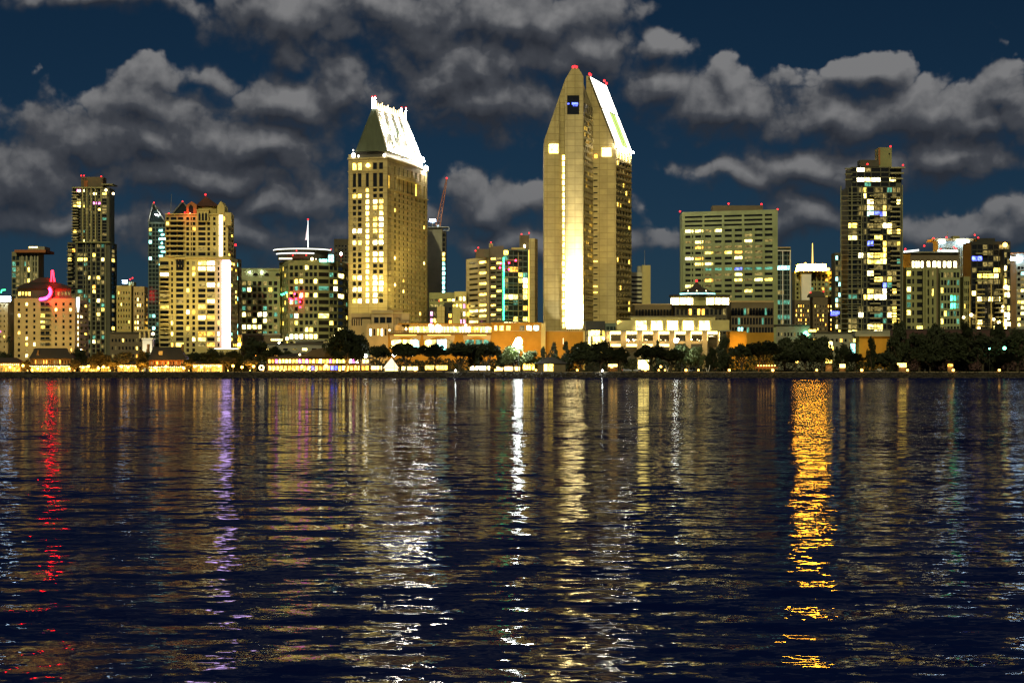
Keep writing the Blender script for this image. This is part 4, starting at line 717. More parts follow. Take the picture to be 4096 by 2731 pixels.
b = Bld('terrace_hall', 'pale lit terrace hall with five bright bays above a colonnade', 'building', 2650, 916)
B1 = lambda v: 2400 + v / 2.94
B1y = lambda v: 1000 + v / 2.94
zf = Z(B1y(945), 920)
up = b.mb(); b.face(up, W(B1(360), 920), W(B1(1355), 920), zf, Z(B1y(778), 920), fr(360, 1355, [(425, 548), (608, 735), (792, 918), (978, 1105), (1168, 1293)]), [(.02, .68)], lambda i, c: 'S', 1.6)
up.quad((X(B1(360), 920), 920, Z(B1y(778), 920)), (X(B1(1355), 920), 920, Z(B1y(778), 920)), (X(B1(1355), 920), 932, Z(B1y(778), 920)), (X(B1(360), 920), 932, Z(B1y(778), 920))); up.build('upper_wall', 'cream', b.root)
b.add('side_wall', 'cream', lambda m: m.pbox(B1(200), B1(360), B1y(826), B1y(946), 920.1, 12)); b.add('side_wall', 'cream', lambda m: m.pbox(B1(1355), B1(1521), B1y(822), B1y(946), 920.1, 12)); b.add('roof_edge', 'brown_stone', lambda m: m.pbox(B1(355), B1(1360), B1y(772), B1y(779), 919.2, 14))
for k, v in enumerate((424, 607, 792, 978, 1168)):
    b.add('bay_light', 'lamp_warm', lambda m: m.pbox(B1(v + 68), B1(v + 122), B1y(885 - 8 * (k % 2)), B1y(942), 921.2, .15))
    b.add('bay_jamb', 'litS', lambda m: m.pbox(B1(v), B1(v + 5), B1y(832), B1y(943), 919.7, .4)); b.add('bay_mullion', 'cream', lambda m: m.pbox(B1(v + 62), B1(v + 65), B1y(860), B1y(943), 921, .3)); b.add('fin', 'grey_concrete', lambda m: m.pbox(B1(v + 152), B1(v + 157), B1y(855), B1y(935), 919.3, .6))
    lamp('bay_lamp', 'POINT', b.root, V(B1(v + 60), B1y(925), 917.5), 1500, (1, .84, .5), .5)
b.add('terrace_slab', 'grey_concrete', lambda m: m.pbox(B1(60), B1(1540), B1y(943), B1y(953), 915, 8))
for k, (v0, v1) in enumerate(((60, 120), (248, 308), (438, 500), (627, 690), (820, 880), (1012, 1070), (1205, 1262), (1388, 1402))): b.add('column', 'tan_wall', lambda m: m.pbox(B1(v0), B1(v1), B1y(953), 1484, 915.2, 3)); b.add('column_edge', 'litS', lambda m: m.pbox(B1(v1) , B1(v1) + 1.4, B1y(958), B1y(1068), 915.3, .4))
b.add('parapet', 'tan_wall', lambda m: m.pbox(B1(120), B1(1262), B1y(1070), B1y(1102), 916, 1.2)); b.add('soffit', 'litS', lambda m: m.pbox(B1(120), B1(1390), B1y(957), B1y(990), 923, .4)); b.add('back_wall', 'dark_stone', lambda m: m.pbox(B1(60), B1(1400), B1y(990), 1484, 923.2, 3))
for k, (v0, v1) in enumerate(((125, 248), (310, 438), (502, 626), (692, 818))): b.add('lower_light', 'arcade_glow', lambda m: m.pbox(B1(v0), B1(v1), B1y(1104), B1y(1135), 921, .3))
for k in range(26):
    v = random.Random(k).uniform(130, 1250); b.add('table_lamp', 'lamp_warm' if k % 3 else 'lamp_white', lambda m: m.ball(V(B1(v), B1y(1052 + (k % 4) * 4), 918), .22, 6, 4))
b.add('parasol', 'white_paint', lambda m: hip(m, [(B1(1265), 914), (B1(1365), 914), (B1(1365), 918), (B1(1265), 918)], 914, 918, B1y(1018), B1y(1004), B1(1315)))
for px in (2450, 2520, 2585, 2650, 2720, 2785, 2850): lamp('colonnade_lamp', 'POINT', b.root, V(px, 1340, 913), 1500, (1, .7, .32), .4)
b.add('brick_wing', 'orange_brick', lambda m: m.pbox(2918, 2986, 1324, 1484, 922, 14)); lamp('brick_lamp', 'POINT', b.root, V(2952, 1372, 915), 5000, (1, .55, .08), .5)
b.done()

b = Bld('rotunda_hall', 'dark glazed hall with a ring of bright windows under a conical roof', 'building', 2790, 965)
rp = lambda i, c, f=rnd(86, .10, 'DYO'): f(i, c)
b.front('brown_stone', 2529, 2690, B1y(640), 20, ev(12, .01, .01, .7), ev(5, .1, .05, .7), lambda i, c, f=rnd(87, .06, 'BD'): 'B' if (i, c) in ((1, 9), (1, 10)) else f(i, c), Y=972)
b.front('brown_stone', 2905, 3095, B1y(600), 22, ev(14, .01, .01, .7), ev(6, .1, .08, .7), lambda i, c, f=rnd(88, .1, 'DV'): {(2, 2): 'C', (2, 3): 'C', (3, 1): 'S'}.get((i, c), f(i, c)), Y=974)
b.front('dark_stone', 2688, 2908, B1y(648), 18, ev(12, .01, .01, .6), ev(6, .1, .03, .6), lambda i, c, f=rnd(89, .08, 'D'): {(0, 3): 'O', (1, 1): 'Y', (1, 3): 'D', (0, 5): 'O', (0, 6): 'O', (1, 5): 'Y'}.get((i, c), f(i, c)), Y=964)
for a0, a1 in ((2530, 2690), (2905, 3095)): b.add('roof_edge', 'tan_wall', lambda m: m.pbox(a0, a1, B1y(632 if a0 < 2600 else 596), B1y(642 if a0 < 2600 else 612), 962, 4))
for cxp, rpx, n in ((2729, 47, 5), (2868, 47, 5)):
    Y = 966; r = rpx * Y / F
    dm = b.add('lantern_drum', 'cream', lambda m: disc(m, cxp, Y, r - .25, B1y(552), B1y(648))); b.add('lantern_roof', 'dark_roof', lambda m: disc(m, cxp, Y, r + .8, B1y(530), B1y(552)))
    for k in range(n):
        t0, t1 = 192 + k * 32, 192 + k * 32 + 24; b.add('lantern_window', 'litW', lambda m: arc(m, cxp, Y, r, B1y(570), B1y(643), 3, t0, t1), dm)
b.add('link_wall', 'olive_concrete', lambda m: m.pbox(2772, 2826, B1y(548), B1y(650), 962, 6)); b.add('light_ring', 'litC', lambda m: arc(m, 2789, 968, 9.6, B1y(512), B1y(527), 24, 190, 350)); b.add('roof_slab', 'dark_roof', lambda m: disc(m, 2795, 968, 10.6, B1y(527), B1y(540)))
b.add('cone_roof', 'dark_roof', lambda m: m.taper(V(2787, B1y(508), 968), 10.2, V(2787, B1y(440), 968), 3.2, 12)); b.add('cone_tip', 'dark_roof', lambda m: m.taper(V(2787, B1y(440), 968), 3.1, V(2787, B1y(378), 968), .3, 10))
for px in (2752, 2787, 2824): b.add('roof_spotlight', 'lamp_warm', lambda m: m.ball(V(px, B1y(480), 958), .3))
b.beacon(2786, B1y(362), 966, .9); b.add('brick_base', 'orange_brick', lambda m: m.pbox(2984, 3095, 1330, 1484, 945, 12)); b.done()

b = Bld('stair_shaft_block', 'white block with ribbon windows and a tall blank shaft', 'building', 2565, 1090)
b.front('pale_concrete', 2518, 2574, 1089, 14, [(.03, .97)], ev(22, .02, .03, .45), rnd(91, .05, 'V')); b.add('shaft', 'cream', lambda m: m.pbox(2570, 2602, 1061, 1484, 1086, 12)); b.add('rear_shaft', 'grey_concrete', lambda m: m.pbox(2551, 2571, 1064, 1100, 1096, 8)); b.add('antenna', 'steel', lambda m: m.taper(V(2579, 1061, 1092), .2, V(2579, 1000, 1092), .1, 5)); b.done()

b = Bld('wide_hotel_slab', 'wide grey hotel slab with rows of dark ribbon windows', 'tower', 2910, 1010)
MP = ['.........', '.........', '.........', 'SSDS.....', '......D..', 'DSD...S.D', '.ODDDDDD.', '..YDYODD.', 'WO...SDD.', '.YS......', '..VVVBVVV', '..DDDS.D.', '..OD.YDSY', 'S.D......', '.DD...Y..', '.DDDD....', 'D...D....', '.....D.D.', '.........', '...D.....', '.........']
colsM = fr(2719, 3111, [(2731 + k * 40.9, 2731 + k * 40.9 + 33) for k in range(9)])
A, B = (X(2719, 1034), 1018), W(3111, 1000)
b.body('green_concrete', [A, B, (B[0], 1018), (A[0], 1034)], Z(849, 1018), Z(915, 1018), {0: (fr(2719, 3111, [(2729, 2802), (2810, 2883), (2892, 2965), (2974, 3049), (3058, 3088)]), ev(3, .02, .18, .46), lambda i, c: '.')}, name='upper_wall')
b.body('green_concrete', [A, B, (B[0], 1018), (A[0], 1034)], Z(915, 1018), G, {0: (colsM, ev(26, .0, .0, .46), lambda i, c: pat(MP[3:])(i, c)), 1: (ev(1, .1, .1, .8), ev(26, 0, 0, .4), rnd(92, .1))})
b.add('roof_house', 'brown_stone', lambda m: m.pbox(2850, 3052, 822, 846, 1022, 8)); b.add('end_wall', 'cream', lambda m: m.pbox(2717.5, 2724, 848, 1484, 1018.3, 1)) if False else None
for px, py in ((2720, 846), (2914, 815), (3046, 817), (3110, 838)): b.beacon(px, py, 1012, .7)
for k, v in enumerate((2725, 2765, 2807, 2848, 2889, 2930, 2971, 3012, 3053, 3093)): b.add('pier', 'green_concrete', lambda m: m.pbox(v - 2.4, v + 2.4, 916 - k * 1.0, 1484, 1016.9 - (v - 2719) / 392 * 17.9, .6))
b.done()

b = Bld('slim_glass_tower', 'slim dark glass tower edged by two pale vertical fins', 'tower', 3140, 1110)
b.front('teal_steel', 3100, 3164, 992, 8, ev(4, .02, .02, .85), ev(24, .02, .02, .78), lambda i, c, f=rnd(93, .06, 'VD', 't'): 'C' if (i == 3) else ('V' if i in (10, 13) else f(i, c)))
for px in (3131, 3161): b.add('fin', 'white_paint', lambda m: m.pbox(px - 1.4, px + 1.4, 1003, 1484, 1108.6, .8))
b.add('fin', 'white_paint', lambda m: m.pbox(3105, 3163, 1001, 1004.5, 1108.4, 1)); b.add('roof_band', 'tan_wall', lambda m: m.pbox(3104, 3162, 988, 992, 1108.5, 6)); b.done()

b = Bld('amber_crown_tower', 'office tower with a glowing amber crown and a thin mast', 'tower', 3250, 1125)
b.front('olive_concrete', 3166, 3332, 1086, 14, ev(10, .02, .02, .55), ev(22, .02, .02, .55), rnd(94, .14, 'DYVO'))
b.add('blank_wall', 'white_paint', lambda m: m.pbox(3206, 3245, 1084, 1230, 1119, 5)); [b.add('fin', 'cream', lambda m: m.pbox(px - 1, px + 1, 1084, 1240, 1122, .8)) for px in (3266, 3287, 3308, 3330)]
cw = b.add('crown', 'crown_amber', lambda m: m.hexa([V(3198, 1083, 1118), V(3307, 1083, 1118), Vector((X(3307, 1118), 1134, Z(1083, 1118))), Vector((X(3198, 1118), 1134, Z(1083, 1118))), V(3201, 1056, 1119), V(3303, 1056, 1119), Vector((X(3303, 1119), 1132, Z(1056, 1119))), Vector((X(3201, 1119), 1132, Z(1056, 1119)))]))
b.add('crown_slab', 'tan_wall', lambda m: m.pbox(3194, 3311, 1083.2, 1086.5, 1116.5, 20)); b.add('crown_slab', 'tan_wall', lambda m: m.pbox(3199, 3305, 1054, 1056, 1117.5, 17))  # lower slab added to keep the crown's light off the facade
for k in range(8): b.add('crown_rib', 'tan_wall', lambda m: m.pbox(3206 + k * 13, 3206.8 + k * 13, 1056, 1083, 1117.4, .4), cw)
b.add('mast', 'strip_amber', lambda m: m.taper(V(3250, 1056, 1124), .42, V(3250, 973, 1124), .15, 5)); b.add('crown_lamp', 'lamp_amber', lambda m: m.ball(V(3313, 1077, 1117), 1.0)); b.add('crown_lamp', 'lamp_amber', lambda m: m.ball(V(3222, 1053, 1117), .5)); b.done()

b = Bld('arched_top_block', 'low brown block with an arched roofline in front of the amber crown tower', 'building', 3250, 1045)
b.front('brown_stone', 3168, 3240, 1200, 10, ev(6, .04, .04, .35), ev(10, .3, .05, .5), rnd(95, .3, 'DYO'))
b.front('brown_stone', 3238, 3334, 1186, 12, ev(7, .05, .05, .3), ev(9, .35, .1, .5), lambda i, c, f=rnd(96, .2, 'DYO'): 'S' if c == 6 and i in (0, 1, 3, 6) else f(i, c), Y=1043)
b.add('arched_roof', 'dark_stone', lambda m: m.elev(P2((3238, 1188), (3300, 1188), *[(3269 + 31 * math.cos(R(a)), 1186 - 22 * math.sin(R(a))) for a in range(0, 181, 20)], Y=1043), 1043, 1052))
b.beacon(3242, 1170); b.beacon(3294, 1166); b.add('sign_panel', 'litY', lambda m: m.pbox(3234, 3264, 1318, 1345, 1000, .5), label='yellow lit panel'); b.add('sign_lamp', 'green_lamp', lambda m: m.ball(V(3224, 1335, 998), 1.5)); b.add('base_block', 'grey_concrete', lambda m: m.pbox(3110, 3230, 1305, 1484, 1002, 8)); b.done()

# tall dark tower with balconies
b = Bld('dark_balcony_tower', 'tall dark tower with stacked balconies and scattered lit flats', 'tower', 3480, 1000)
q4 = lambda v: 3300 + v / 1.8237
q4y = lambda v: 540 + v / 1.8237
dl = rnd(101, .17, 'DDDDVDYDDS')
SP = {(3, 3): 'S', (3, 5): 'Y', (4, 3): 'C', (4, 4): 'B', (4, 5): 'S', (6, 5): 'W', (6, 6): 'S', (6, 3): 'D', (8, 4): 'Y', (9, 3): 'B', (9, 5): 'Y', (11, 1): 'W', (11, 3): 'S', (11, 4): 'Y', (11, 5): 'Y', (12, 3): 'Y', (12, 4): 'Y', (12, 5): 'S', (15, 6): 'Y', (15, 7): 'D', (16, 5): 'B', (17, 3): 'Y', (17, 5): 'W', (17, 4): 'D', (18, 3): 'S', (18, 4): 'W', (18, 5): 'W', (20, 3): 'D', (20, 7): 'Y', (21, 7): 'Y', (21, 1): 'W', (22, 7): 'Y', (23, 4): 'Y', (23, 3): 'S', (24, 4): 'W', (26, 5): 'Y'}
b.front('tower_dark', 3363, 3610, 748, 22, fr(115, 565, [(120, 190), (204, 240), (246, 266), (276, 326), (334, 402), (405, 432), (440, 478), (484, 515), (520, 546)]), ev(31, .0, .0, .78), lambda i, c: SP.get((i, c), dl(i, c)))
b.front('tower_dark', 3382, 3606, 668, 18, fr(150, 590, [(155, 195), (200, 262), (268, 320), (326, 404), (410, 478), (486, 540)]), ev(4, .0, .02, .74), lambda i, c: {(0, 1): 'W', (0, 2): 'D', (2, 1): 'W', (2, 2): 'S', (2, 3): 'W', (2, 5): 'S', (3, 2): 'V'}.get((i, c), '.'), ybot=748, Y=1003, name='upper_wall')
for px, y0 in ((3364, 745), (3408, 745), (3447, 745), (3610, 740)): b.add('pier', 'tower_grey', lambda m: m.pbox(px - 1.6, px + 1.6, y0, 1484, 998.6, .8))
for i in range(29):
    y = 780 + i * 19.6
    b.add('balcony', 'balcony_concrete', lambda m: m.pbox(q4(330), q4(405), y, y + 4.5, 997.4, 2.4)); b.add('balcony', 'balcony_concrete', lambda m: m.pbox(q4(482), q4(550), y + 6, y + 10.5, 997.4, 2.4))
    b.add('floor_band', 'tower_grey', lambda m: m.pbox(q4(117), q4(268), y + 3, y + 5.4, 998.9, .8))
for i, y in enumerate((668, 690, 712)): b.add('balcony', 'balcony_concrete', lambda m: m.pbox(q4(482), q4(585 - i * 8), y, y + 5, 1000, 3)); b.add('balcony', 'tower_grey', lambda m: m.pbox(q4(148), q4(200), y + 4, y + 8, 1001, 2))
b.add('penthouse', 'olive_concrete', lambda m: m.pbox(3514, 3567, 590, 670, 1006, 10)); b.add('penthouse_edge', 'terra', lambda m: m.pbox(3514, 3521, 592, 660, 1005.5, .4)); penthouse(b, 'dark_stone', 3440, 3516, 640, 670, 8)
for px, py in ((3562, 586), (3470, 657), (3612, 661)): b.beacon(px, py, 1000, .7)
b.front('tower_dark', 3325, 3366, 1011, 12, ev(2, .05, .05, .8), ev(22, 0, .02, .7), rnd(104, .3, 'DDYSCD'), Y=1004, name='side_wing')
b.add('podium', 'grey_concrete', lambda m: m.pbox(3420, 3560, 1322, 1340, 985, 10)); lamp('facade_fill', 'SPOT', b.root, (X(3450, 930), 935, 10), 120000, (1, .8, .4), .6, V(3480, 1150, 1000), 60, .9)  # facade spot is unseen, added to brighten the tower front
b.done()
s = thing('blue_sign', 'blue glowing sign on the low wing beside the dark balcony tower', 'sign', V(3341, 1262, 995)); m = MB(s.location); m.pbox(3324, 3358, 1245, 1257, 997, .4); m.build('sign_panel', 'litB', s); m = MB(s.location); m.pbox(3322, 3350, 1258, 1262, 996.5, .4); m.build('light_bar', 'sign_blue', s); m = MB(s.location); m.pbox(3322, 3360, 1244, 1263, 997.6, .6); m.build('sign_frame', 'black_metal', s)

q5 = lambda v: 3560 + v / 2.6138
q5y = lambda v: 900 + v / 2.6138
b = Bld('bright_eave_block', 'olive apartment block with a row of bright square windows under white eave lights', 'building', 3720, 1010)
b.front('brown_stone', 3612, 3838, 1010, 20, fr(130, 720, [(148, 174), (188, 212), (220, 244), (258, 284), (328, 364), (398, 436), (456, 494), (522, 558), (578, 618), (650, 688)]), sorted([(.875, .925)]), lambda i, c: 'W')
b.front('olive_concrete', 3612, 3700, 1070, 8, fr(140, 340, [(150, 190), (205, 225), (255, 330)]), ev(13, .0, .02, .6), rnd(105, .25, 'DDYYSDV'), Y=1004, name='front_bay'); b.front('olive_concrete', 3688, 3746, 1068, 8, fr(340, 480, [(368, 396), (424, 444)]), ev(11, .0, .02, .7), rnd(106, .06, 'DY'), Y=1001, name='front_bay')
b.front('green_concrete', 3744, 3840, 1076, 10, ev(6, .02, .02, .72), ev(13, 0, .02, .66), lambda i, c, f=rnd(107, .3, 'DDYVV'): 'G' if i in (3, 4) and c in (3, 4) else ('Y' if (i, c) in ((6, 0), (8, 1), (9, 0), (9, 1)) else f(i, c)), Y=1005, name='front_bay')
for v0, v1, y0, y1 in ((142, 302, 280, 262), (497, 710, 268, 270)): b.add('eave_light', 'strip_white', lambda m: m.hexa([V(q5(v0), q5y(y0 + 10), 1007), V(q5(v1), q5y(y1 + 10), 1007), V(q5(v1), q5y(y1 + 10), 1007.5), V(q5(v0), q5y(y0 + 10), 1007.5), V(q5(v0), q5y(y0 - 8), 1007), V(q5(v1), q5y(y1 - 8), 1007), V(q5(v1), q5y(y1 - 8), 1007.5), V(q5(v0), q5y(y0 - 8), 1007.5)]))
b.add('roof_slab', 'grey_concrete', lambda m: m.pbox(3612, 3836, 1006, 1011, 1008, 16))
for v in (345, 410): b.add('pier', 'olive_concrete', lambda m: m.pbox(q5(v), q5(v + 18), q5y(440), 1484, 1000, 1))
for v, w in ((160, 252), (358, 218), (530, 255), (690, 248), (668, 232)): b.beacon(q5(v), q5y(w), 1006, .7)
b.done()
b = Bld('twin_mast_office', 'pale ribbed office with two white roof signs and thin masts', 'building', 3825, 1125)
b.front('grey_concrete', 3732, 3916, 956, 14, ev(22, .02, .02, .5), ev(12, .02, .06, .85), rnd(111, .03, 'D')); b.add('roof_slab', 'tan_wall', lambda m: m.pbox(3730, 3918, 954, 963, 1122, 16)); b.add('roof_dome', 'olive_concrete', lambda m: m.pbox(3812, 3838, 944, 956, 1130, 6))
for x0, x1 in ((3758, 3779), (3828, 3875)): b.add('roof_sign', 'sign_white', lambda m: m.pbox(x0, x1, 963, 972, 1121, .5))
for px in (3789, 3899): b.add('mast', 'steel', lambda m: m.taper(V(px, 955, 1126), .2, V(px, 925, 1126), .12, 5))
for px, py in ((3734, 953), (3786, 949), (3913, 951), (3899, 940)): b.beacon(px, py, 1120, .7)
b.done()
b = Bld('black_flats_tower', 'black flats tower with pale balconies and a yellow lit storey', 'tower', 3940, 1022)
b.front('black_metal', 3852, 4042, 966, 18, ev(7, .02, .02, .85), ev(22, 0, .02, .75), lambda i, c, f=rnd(121, .16, 'DDDYDVDS'): {(5, 1): 'Y', (5, 2): 'Y', (5, 3): 'Y', (5, 4): 'S', (4, 4): 'Y', (4, 5): 'Y', (2, 0): 'B', (2, 1): 'B', (9, 1): 'S', (9, 3): 'S'}.get((i, c), f(i, c)))
penthouse(b, 'black_metal', 3908, 3980, 953, 968, 8); b.front('black_metal', 4000, 4042, 996, 8, ev(2, .05, .05, .8), ev(18, 0, .02, .7), lambda i, c, f=rnd(122, .3, 'DDYS'): 'W' if (i, c) in ((6, 1), (9, 0), (9, 1)) else f(i, c), Y=1012, name='side_wing')
b.front('olive_concrete', 3840, 3880, 1106, 8, ev(3, .08, .08, .6), ev(12, 0, .03, .55), rnd(123, .1, 'DY'), Y=1010, name='front_bay')
for v in (905, 835, 1060, 1190): b.add('pier', 'gold_stone', lambda m: m.pbox(q5(v - 6), q5(v + 6), q5y(530 if v == 1190 else 620), 1484, 1007, .8))
for i in range(10): b.add('balcony', 'gold_stone', lambda m: m.pbox(q5(908), q5(992), q5y(668 + i * 48), q5y(678 + i * 48), 1006, 3)); b.add('balcony', 'balcony_concrete', lambda m: m.pbox(q5(1110), q5(1184), q5y(668 + i * 48), q5y(678 + i * 48), 1006, 3))
for i, (v, w) in enumerate(((900, 290), (930, 480), (960, 520), (900, 575))): b.add('balcony', 'olive_concrete', lambda m: m.pbox(q5(v), q5(v + 130), q5y(w), q5y(w + 12), 1019, 2))
for v, w, r in ((1212, 650, 1.3), (1180, 852, .7), (1175, 895, .8), (770, 965, .8), (850, 940, 1.0), (1085, 985, .8), (1138, 1020, .9), (930, 1077, .8), (1240, 980, .7)): b.add('balcony_lamp', 'lamp_warm', lambda m: m.ball(V(q5(v), q5y(w), 1005), r))
b.add('lobby_glow', 'litS', lambda m: m.pbox(q5(1195), q5(1260), q5y(1015), q5y(1055), 1004, .5)); b.add('roof_ball', 'lamp_amber', lambda m: m.ball(V(q5(1203), q5y(208), 1018), 1.4)); b.done()
b = Bld('ribbon_office', 'pale office with ribbon windows and a white sign at the far edge of the skyline', 'building', 4090, 1085)
b.front('grey_concrete', 4040, 4200, 1013, 14, ev(9, .02, .02, .8), ev(17, .08, .1, .5), rnd(131, .25, 'DSCY')); b.add('roof_sign', 'sign_white', lambda m: m.pbox(4043, 4090, 1029, 1041, 1083, .5)); b.add('roof_band', 'terra', lambda m: m.pbox(4042, 4200, 1010, 1014, 1083.5, 8)); b.done()

b = Bld('yellow_block', 'plain ochre low block between the trees below the dark balcony tower', 'building', 3490, 930)
b.front('orange_brick', 3422, 3562, 1344, 10, [(.02, .05)], [(.1, .2)], lambda i, c: ' '); b.add('glazed_stair', 'litC', lambda m: m.pbox(3404, 3420, 1374, 1412, 928, .6)); b.add('parapet', 'grey_concrete', lambda m: m.pbox(3420, 3564, 1336, 1345, 928, 9)); lamp('wall_light', 'POINT', b.root, V(3500, 1390, 918), 2600, (1, .66, .16), .5); b.done()
b = Bld('retaining_wall', 'long dark red wall behind the trees on the far side of the park', 'wall', 3850, 925)
b.add('wall', solid('dark_red_brick', (.055, .028, .028)), lambda m: m.pbox(3565, 4140, 1318, 1484, 925, 3)); b.add('coping', 'dark_stone', lambda m: m.pbox(3564, 4141, 1315, 1319, 924.6, 3.8)); b.done()
for nm, lb, a0, a1, yt, Y in (('low_office', 'low dark office behind the trees beside the slim tower', 3095, 3240, 1300, 1000), ('low_terrace', 'low brown terrace behind the village trees next to the apartment block', 440, 600, 1330, 960), ('low_store', 'low dark store behind the trees beneath the rounded office', 1000, 1405, 1375, 985), ('low_row', 'low dark row of shops between the amber tower and the balcony tower', 3235, 3430, 1330, 990)):
    b = Bld(nm, lb, 'building', (a0 + a1) / 2, Y); b.front('grey_concrete' if a0 != 440 else 'brown_stone', a0, a1, yt, 10, ev(10, .02, .02, .5), ev(3, .3, .1, .4), rnd(a0, .2, 'DYSO')); b.add('cornice', 'dark_stone', lambda m: m.pbox(a0, a1, yt - 3, yt + 2, Y - .8, 9)); b.done()

# ------------------------------------------------------------------ waterside village: shops, restaurant, tent, hut
def shop(name, label, a, c, ye, yr, Y, d, bays, lit='arcade_glow', storey=True, hipw=.12, cat='building'):
    """low shop: bright arcade below, timber storey, hipped dark roof from eave ye to ridge yr"""
    b = Bld(name, label, cat, (a + c) / 2, Y); zb = Z(ye + (1484 - ye) * .5, Y) if storey else Z(ye, Y)
    m = b.mb(); b.face(m, W(a, Y), W(c, Y), G, zb, ev(bays * 2, .02, .02, .66), [(.04, .5), (.56, .84)], rnd(int(a) + 7, .5, 'AAAAYOA', 'D'), .4)
    m.quad((X(c, Y), Y, G), (X(c, Y), Y + d, G), (X(c, Y), Y + d, zb), (X(c, Y), Y, zb)); m.quad((X(a, Y), Y + d, G), (X(a, Y), Y, G), (X(a, Y), Y, zb), (X(a, Y), Y + d, zb)); m.build('arcade_wall', 'tan_wall', b.root)
    if storey:
        m = b.mb(); b.face(m, W(a, Y + .4), W(c, Y + .4), zb, Z(ye, Y), ev(bays * 2, .04, .04, .4), [(.2, .75)], rnd(int(a) + 8, .3, 'DDO'), .3); m.build('upper_wall', 'timber' if bays % 2 else 'terra', b.root)
        b.add('awning', 'dark_roof', lambda m: m.hexa([(X(a - 2, Y), Y - 1.6, zb - .5), (X(c + 2, Y), Y - 1.6, zb - .5), (X(c + 2, Y), Y + .2, zb - .1), (X(a - 2, Y), Y + .2, zb - .1), (X(a - 2, Y), Y - 1.6, zb - .3), (X(c + 2, Y), Y - 1.6, zb - .3), (X(c + 2, Y), Y + .2, zb + .3), (X(a - 2, Y), Y + .2, zb + .3)]))
    w = (c - a) * hipw
    rf = b.add('roof', 'dark_roof', lambda m: frustum(m, rect(a - 5, c + 5, Y - .8, d + 1.6), rect(a + w, c - w, Y + d * .45, d * .1), Z(ye, Y) + .01, Z(yr, Y + d * .45)))
    n = int((c - a) / 8)
    for k in range(n): b.add('festoon_bulb', 'lamp_warm', lambda m: m.ball((X(a + (k + .5) * (c - a) / n, Y), Y - 1.75, zb - .55 - .12 * (k % 3)), .2, 6, 4))
    for k in range(max(2, int((c - a) / 45))): lamp('arcade_light', 'POINT', b.root, (X(a + (k + .5) * (c - a) / max(2, int((c - a) / 45)), Y), Y - 3.0, 5.6), 420, (1, .50, .05), .3)
    return b, rf
b, rf = shop('village_shop', 'lit village shop cut by the edge of the view', -60, 82, 1452, 1430, 878, 9, 8, storey=False); b.done()
b, rf = shop('village_shop', 'village shop with a hipped dark roof and bright white arcade below the beige hotel', 120, 284, 1434, 1392, 876, 11, 7)
b.add('dormer', 'timber', lambda m: m.elev(P2((145, 1422), (157, 1422), (151, 1400), Y=877), 877, 880), rf); b.add('chimney', 'tan_wall', lambda m: m.pbox(273, 281, 1392, 1434, 880, 1.5), rf); b.done()
b, rf = shop('village_shop', 'steep-roofed village shop with one lit dormer under the gold condominium', 596, 738, 1440, 1388, 875, 11, 6)
dm = b.add('dormer', 'tan_wall', lambda m: m.pbox(635, 650, 1404, 1420, 876.5, 2.5), rf); [b.add('chimney', 'timber', lambda m: m.pbox(v, v + 9, 1376, 1410, 880, 1.5), rf) for v in (588, 724)]; b.done()
b, rf = shop('village_shop', 'small lit pavilion shop between the two steep-roofed village shops', 470, 556, 1458, 1446, 880, 7, 5, storey=False); b.done()
b, rf = shop('village_shop', 'long low lit shop just past the steep-roofed village shop', 770, 890, 1456, 1446, 880, 7, 7, storey=False); b.done()
b, rf = shop('village_shop', 'low shop glowing between round lamps next to the hipped village shop', 320, 440, 1462, 1452, 884, 6, 6, storey=False); b.done()
b = Bld('waterside_restaurant', 'two-storey waterside restaurant with rows of lit windows and a dark gable roof', 'restaurant', 1280, 880)
for k, (y0, y1, Y, cols) in enumerate(((1484, 1460, 879, 26), (1456, 1434, 881, 30))):
    m = b.mb(); b.face(m, W(1068, Y), W(1480, Y), Z(y0, Y), Z(y1, Y), ev(cols, .01, .01, .7), [(.2, .85)], rnd(140 + k, .72, 'YWSOYP' if k else 'YYSOB', 'D'), .3); m.build('wall', 'timber', b.root)
b.add('deck', 'timber', lambda m: m.pbox(1064, 1484, 1456.5, 1460, 876, 6)); b.add('eave', 'dark_roof', lambda m: m.pbox(1062, 1486, 1428, 1434, 877, 14))
rf = b.add('roof', 'dark_roof', lambda m: frustum(m, rect(1070, 1480, 878, 16), rect(1180, 1350, 884, 2), Z(1430, 878), Z(1412, 884))); b.add('gable', 'dark_roof', lambda m: m.elev(P2((1190, 1432), (1335, 1432), (1325, 1386), (1250, 1398), Y=877), 877, 886), rf)
b.add('turret', 'dark_roof', lambda m: hip(m, [(1188, 876), (1206, 876), (1206, 880), (1188, 880)], 876, 880, 1432, 1402, 1197)); b.add('gable_lamp', 'litO', lambda m: m.ball(V(1327, 1402, 876), .6)); b.add('turret_lamp', 'lamp_warm', lambda m: m.ball(V(1199, 1418, 875), .5))
b.add('sign_ring', 'lamp_warm', lambda m: [m.taper(V(1046 + 9 * math.cos(R(t)), 1470 + 9 * math.sin(R(t)), 874), .25, V(1046 + 9 * math.cos(R(t + 40)), 1470 + 9 * math.sin(R(t + 40)), 874), .25, 5) for t in range(0, 360, 40)])
for px in (1110, 1180, 1250, 1320, 1390, 1450): lamp('deck_light', 'POINT', b.root, V(px, 1462, 874), 350, (1, .6, .18), .3)
b.done()
b = Bld('bell_tower', 'bright white arched gate tower beside the steep-roofed village shop', 'tower', 590, 905)
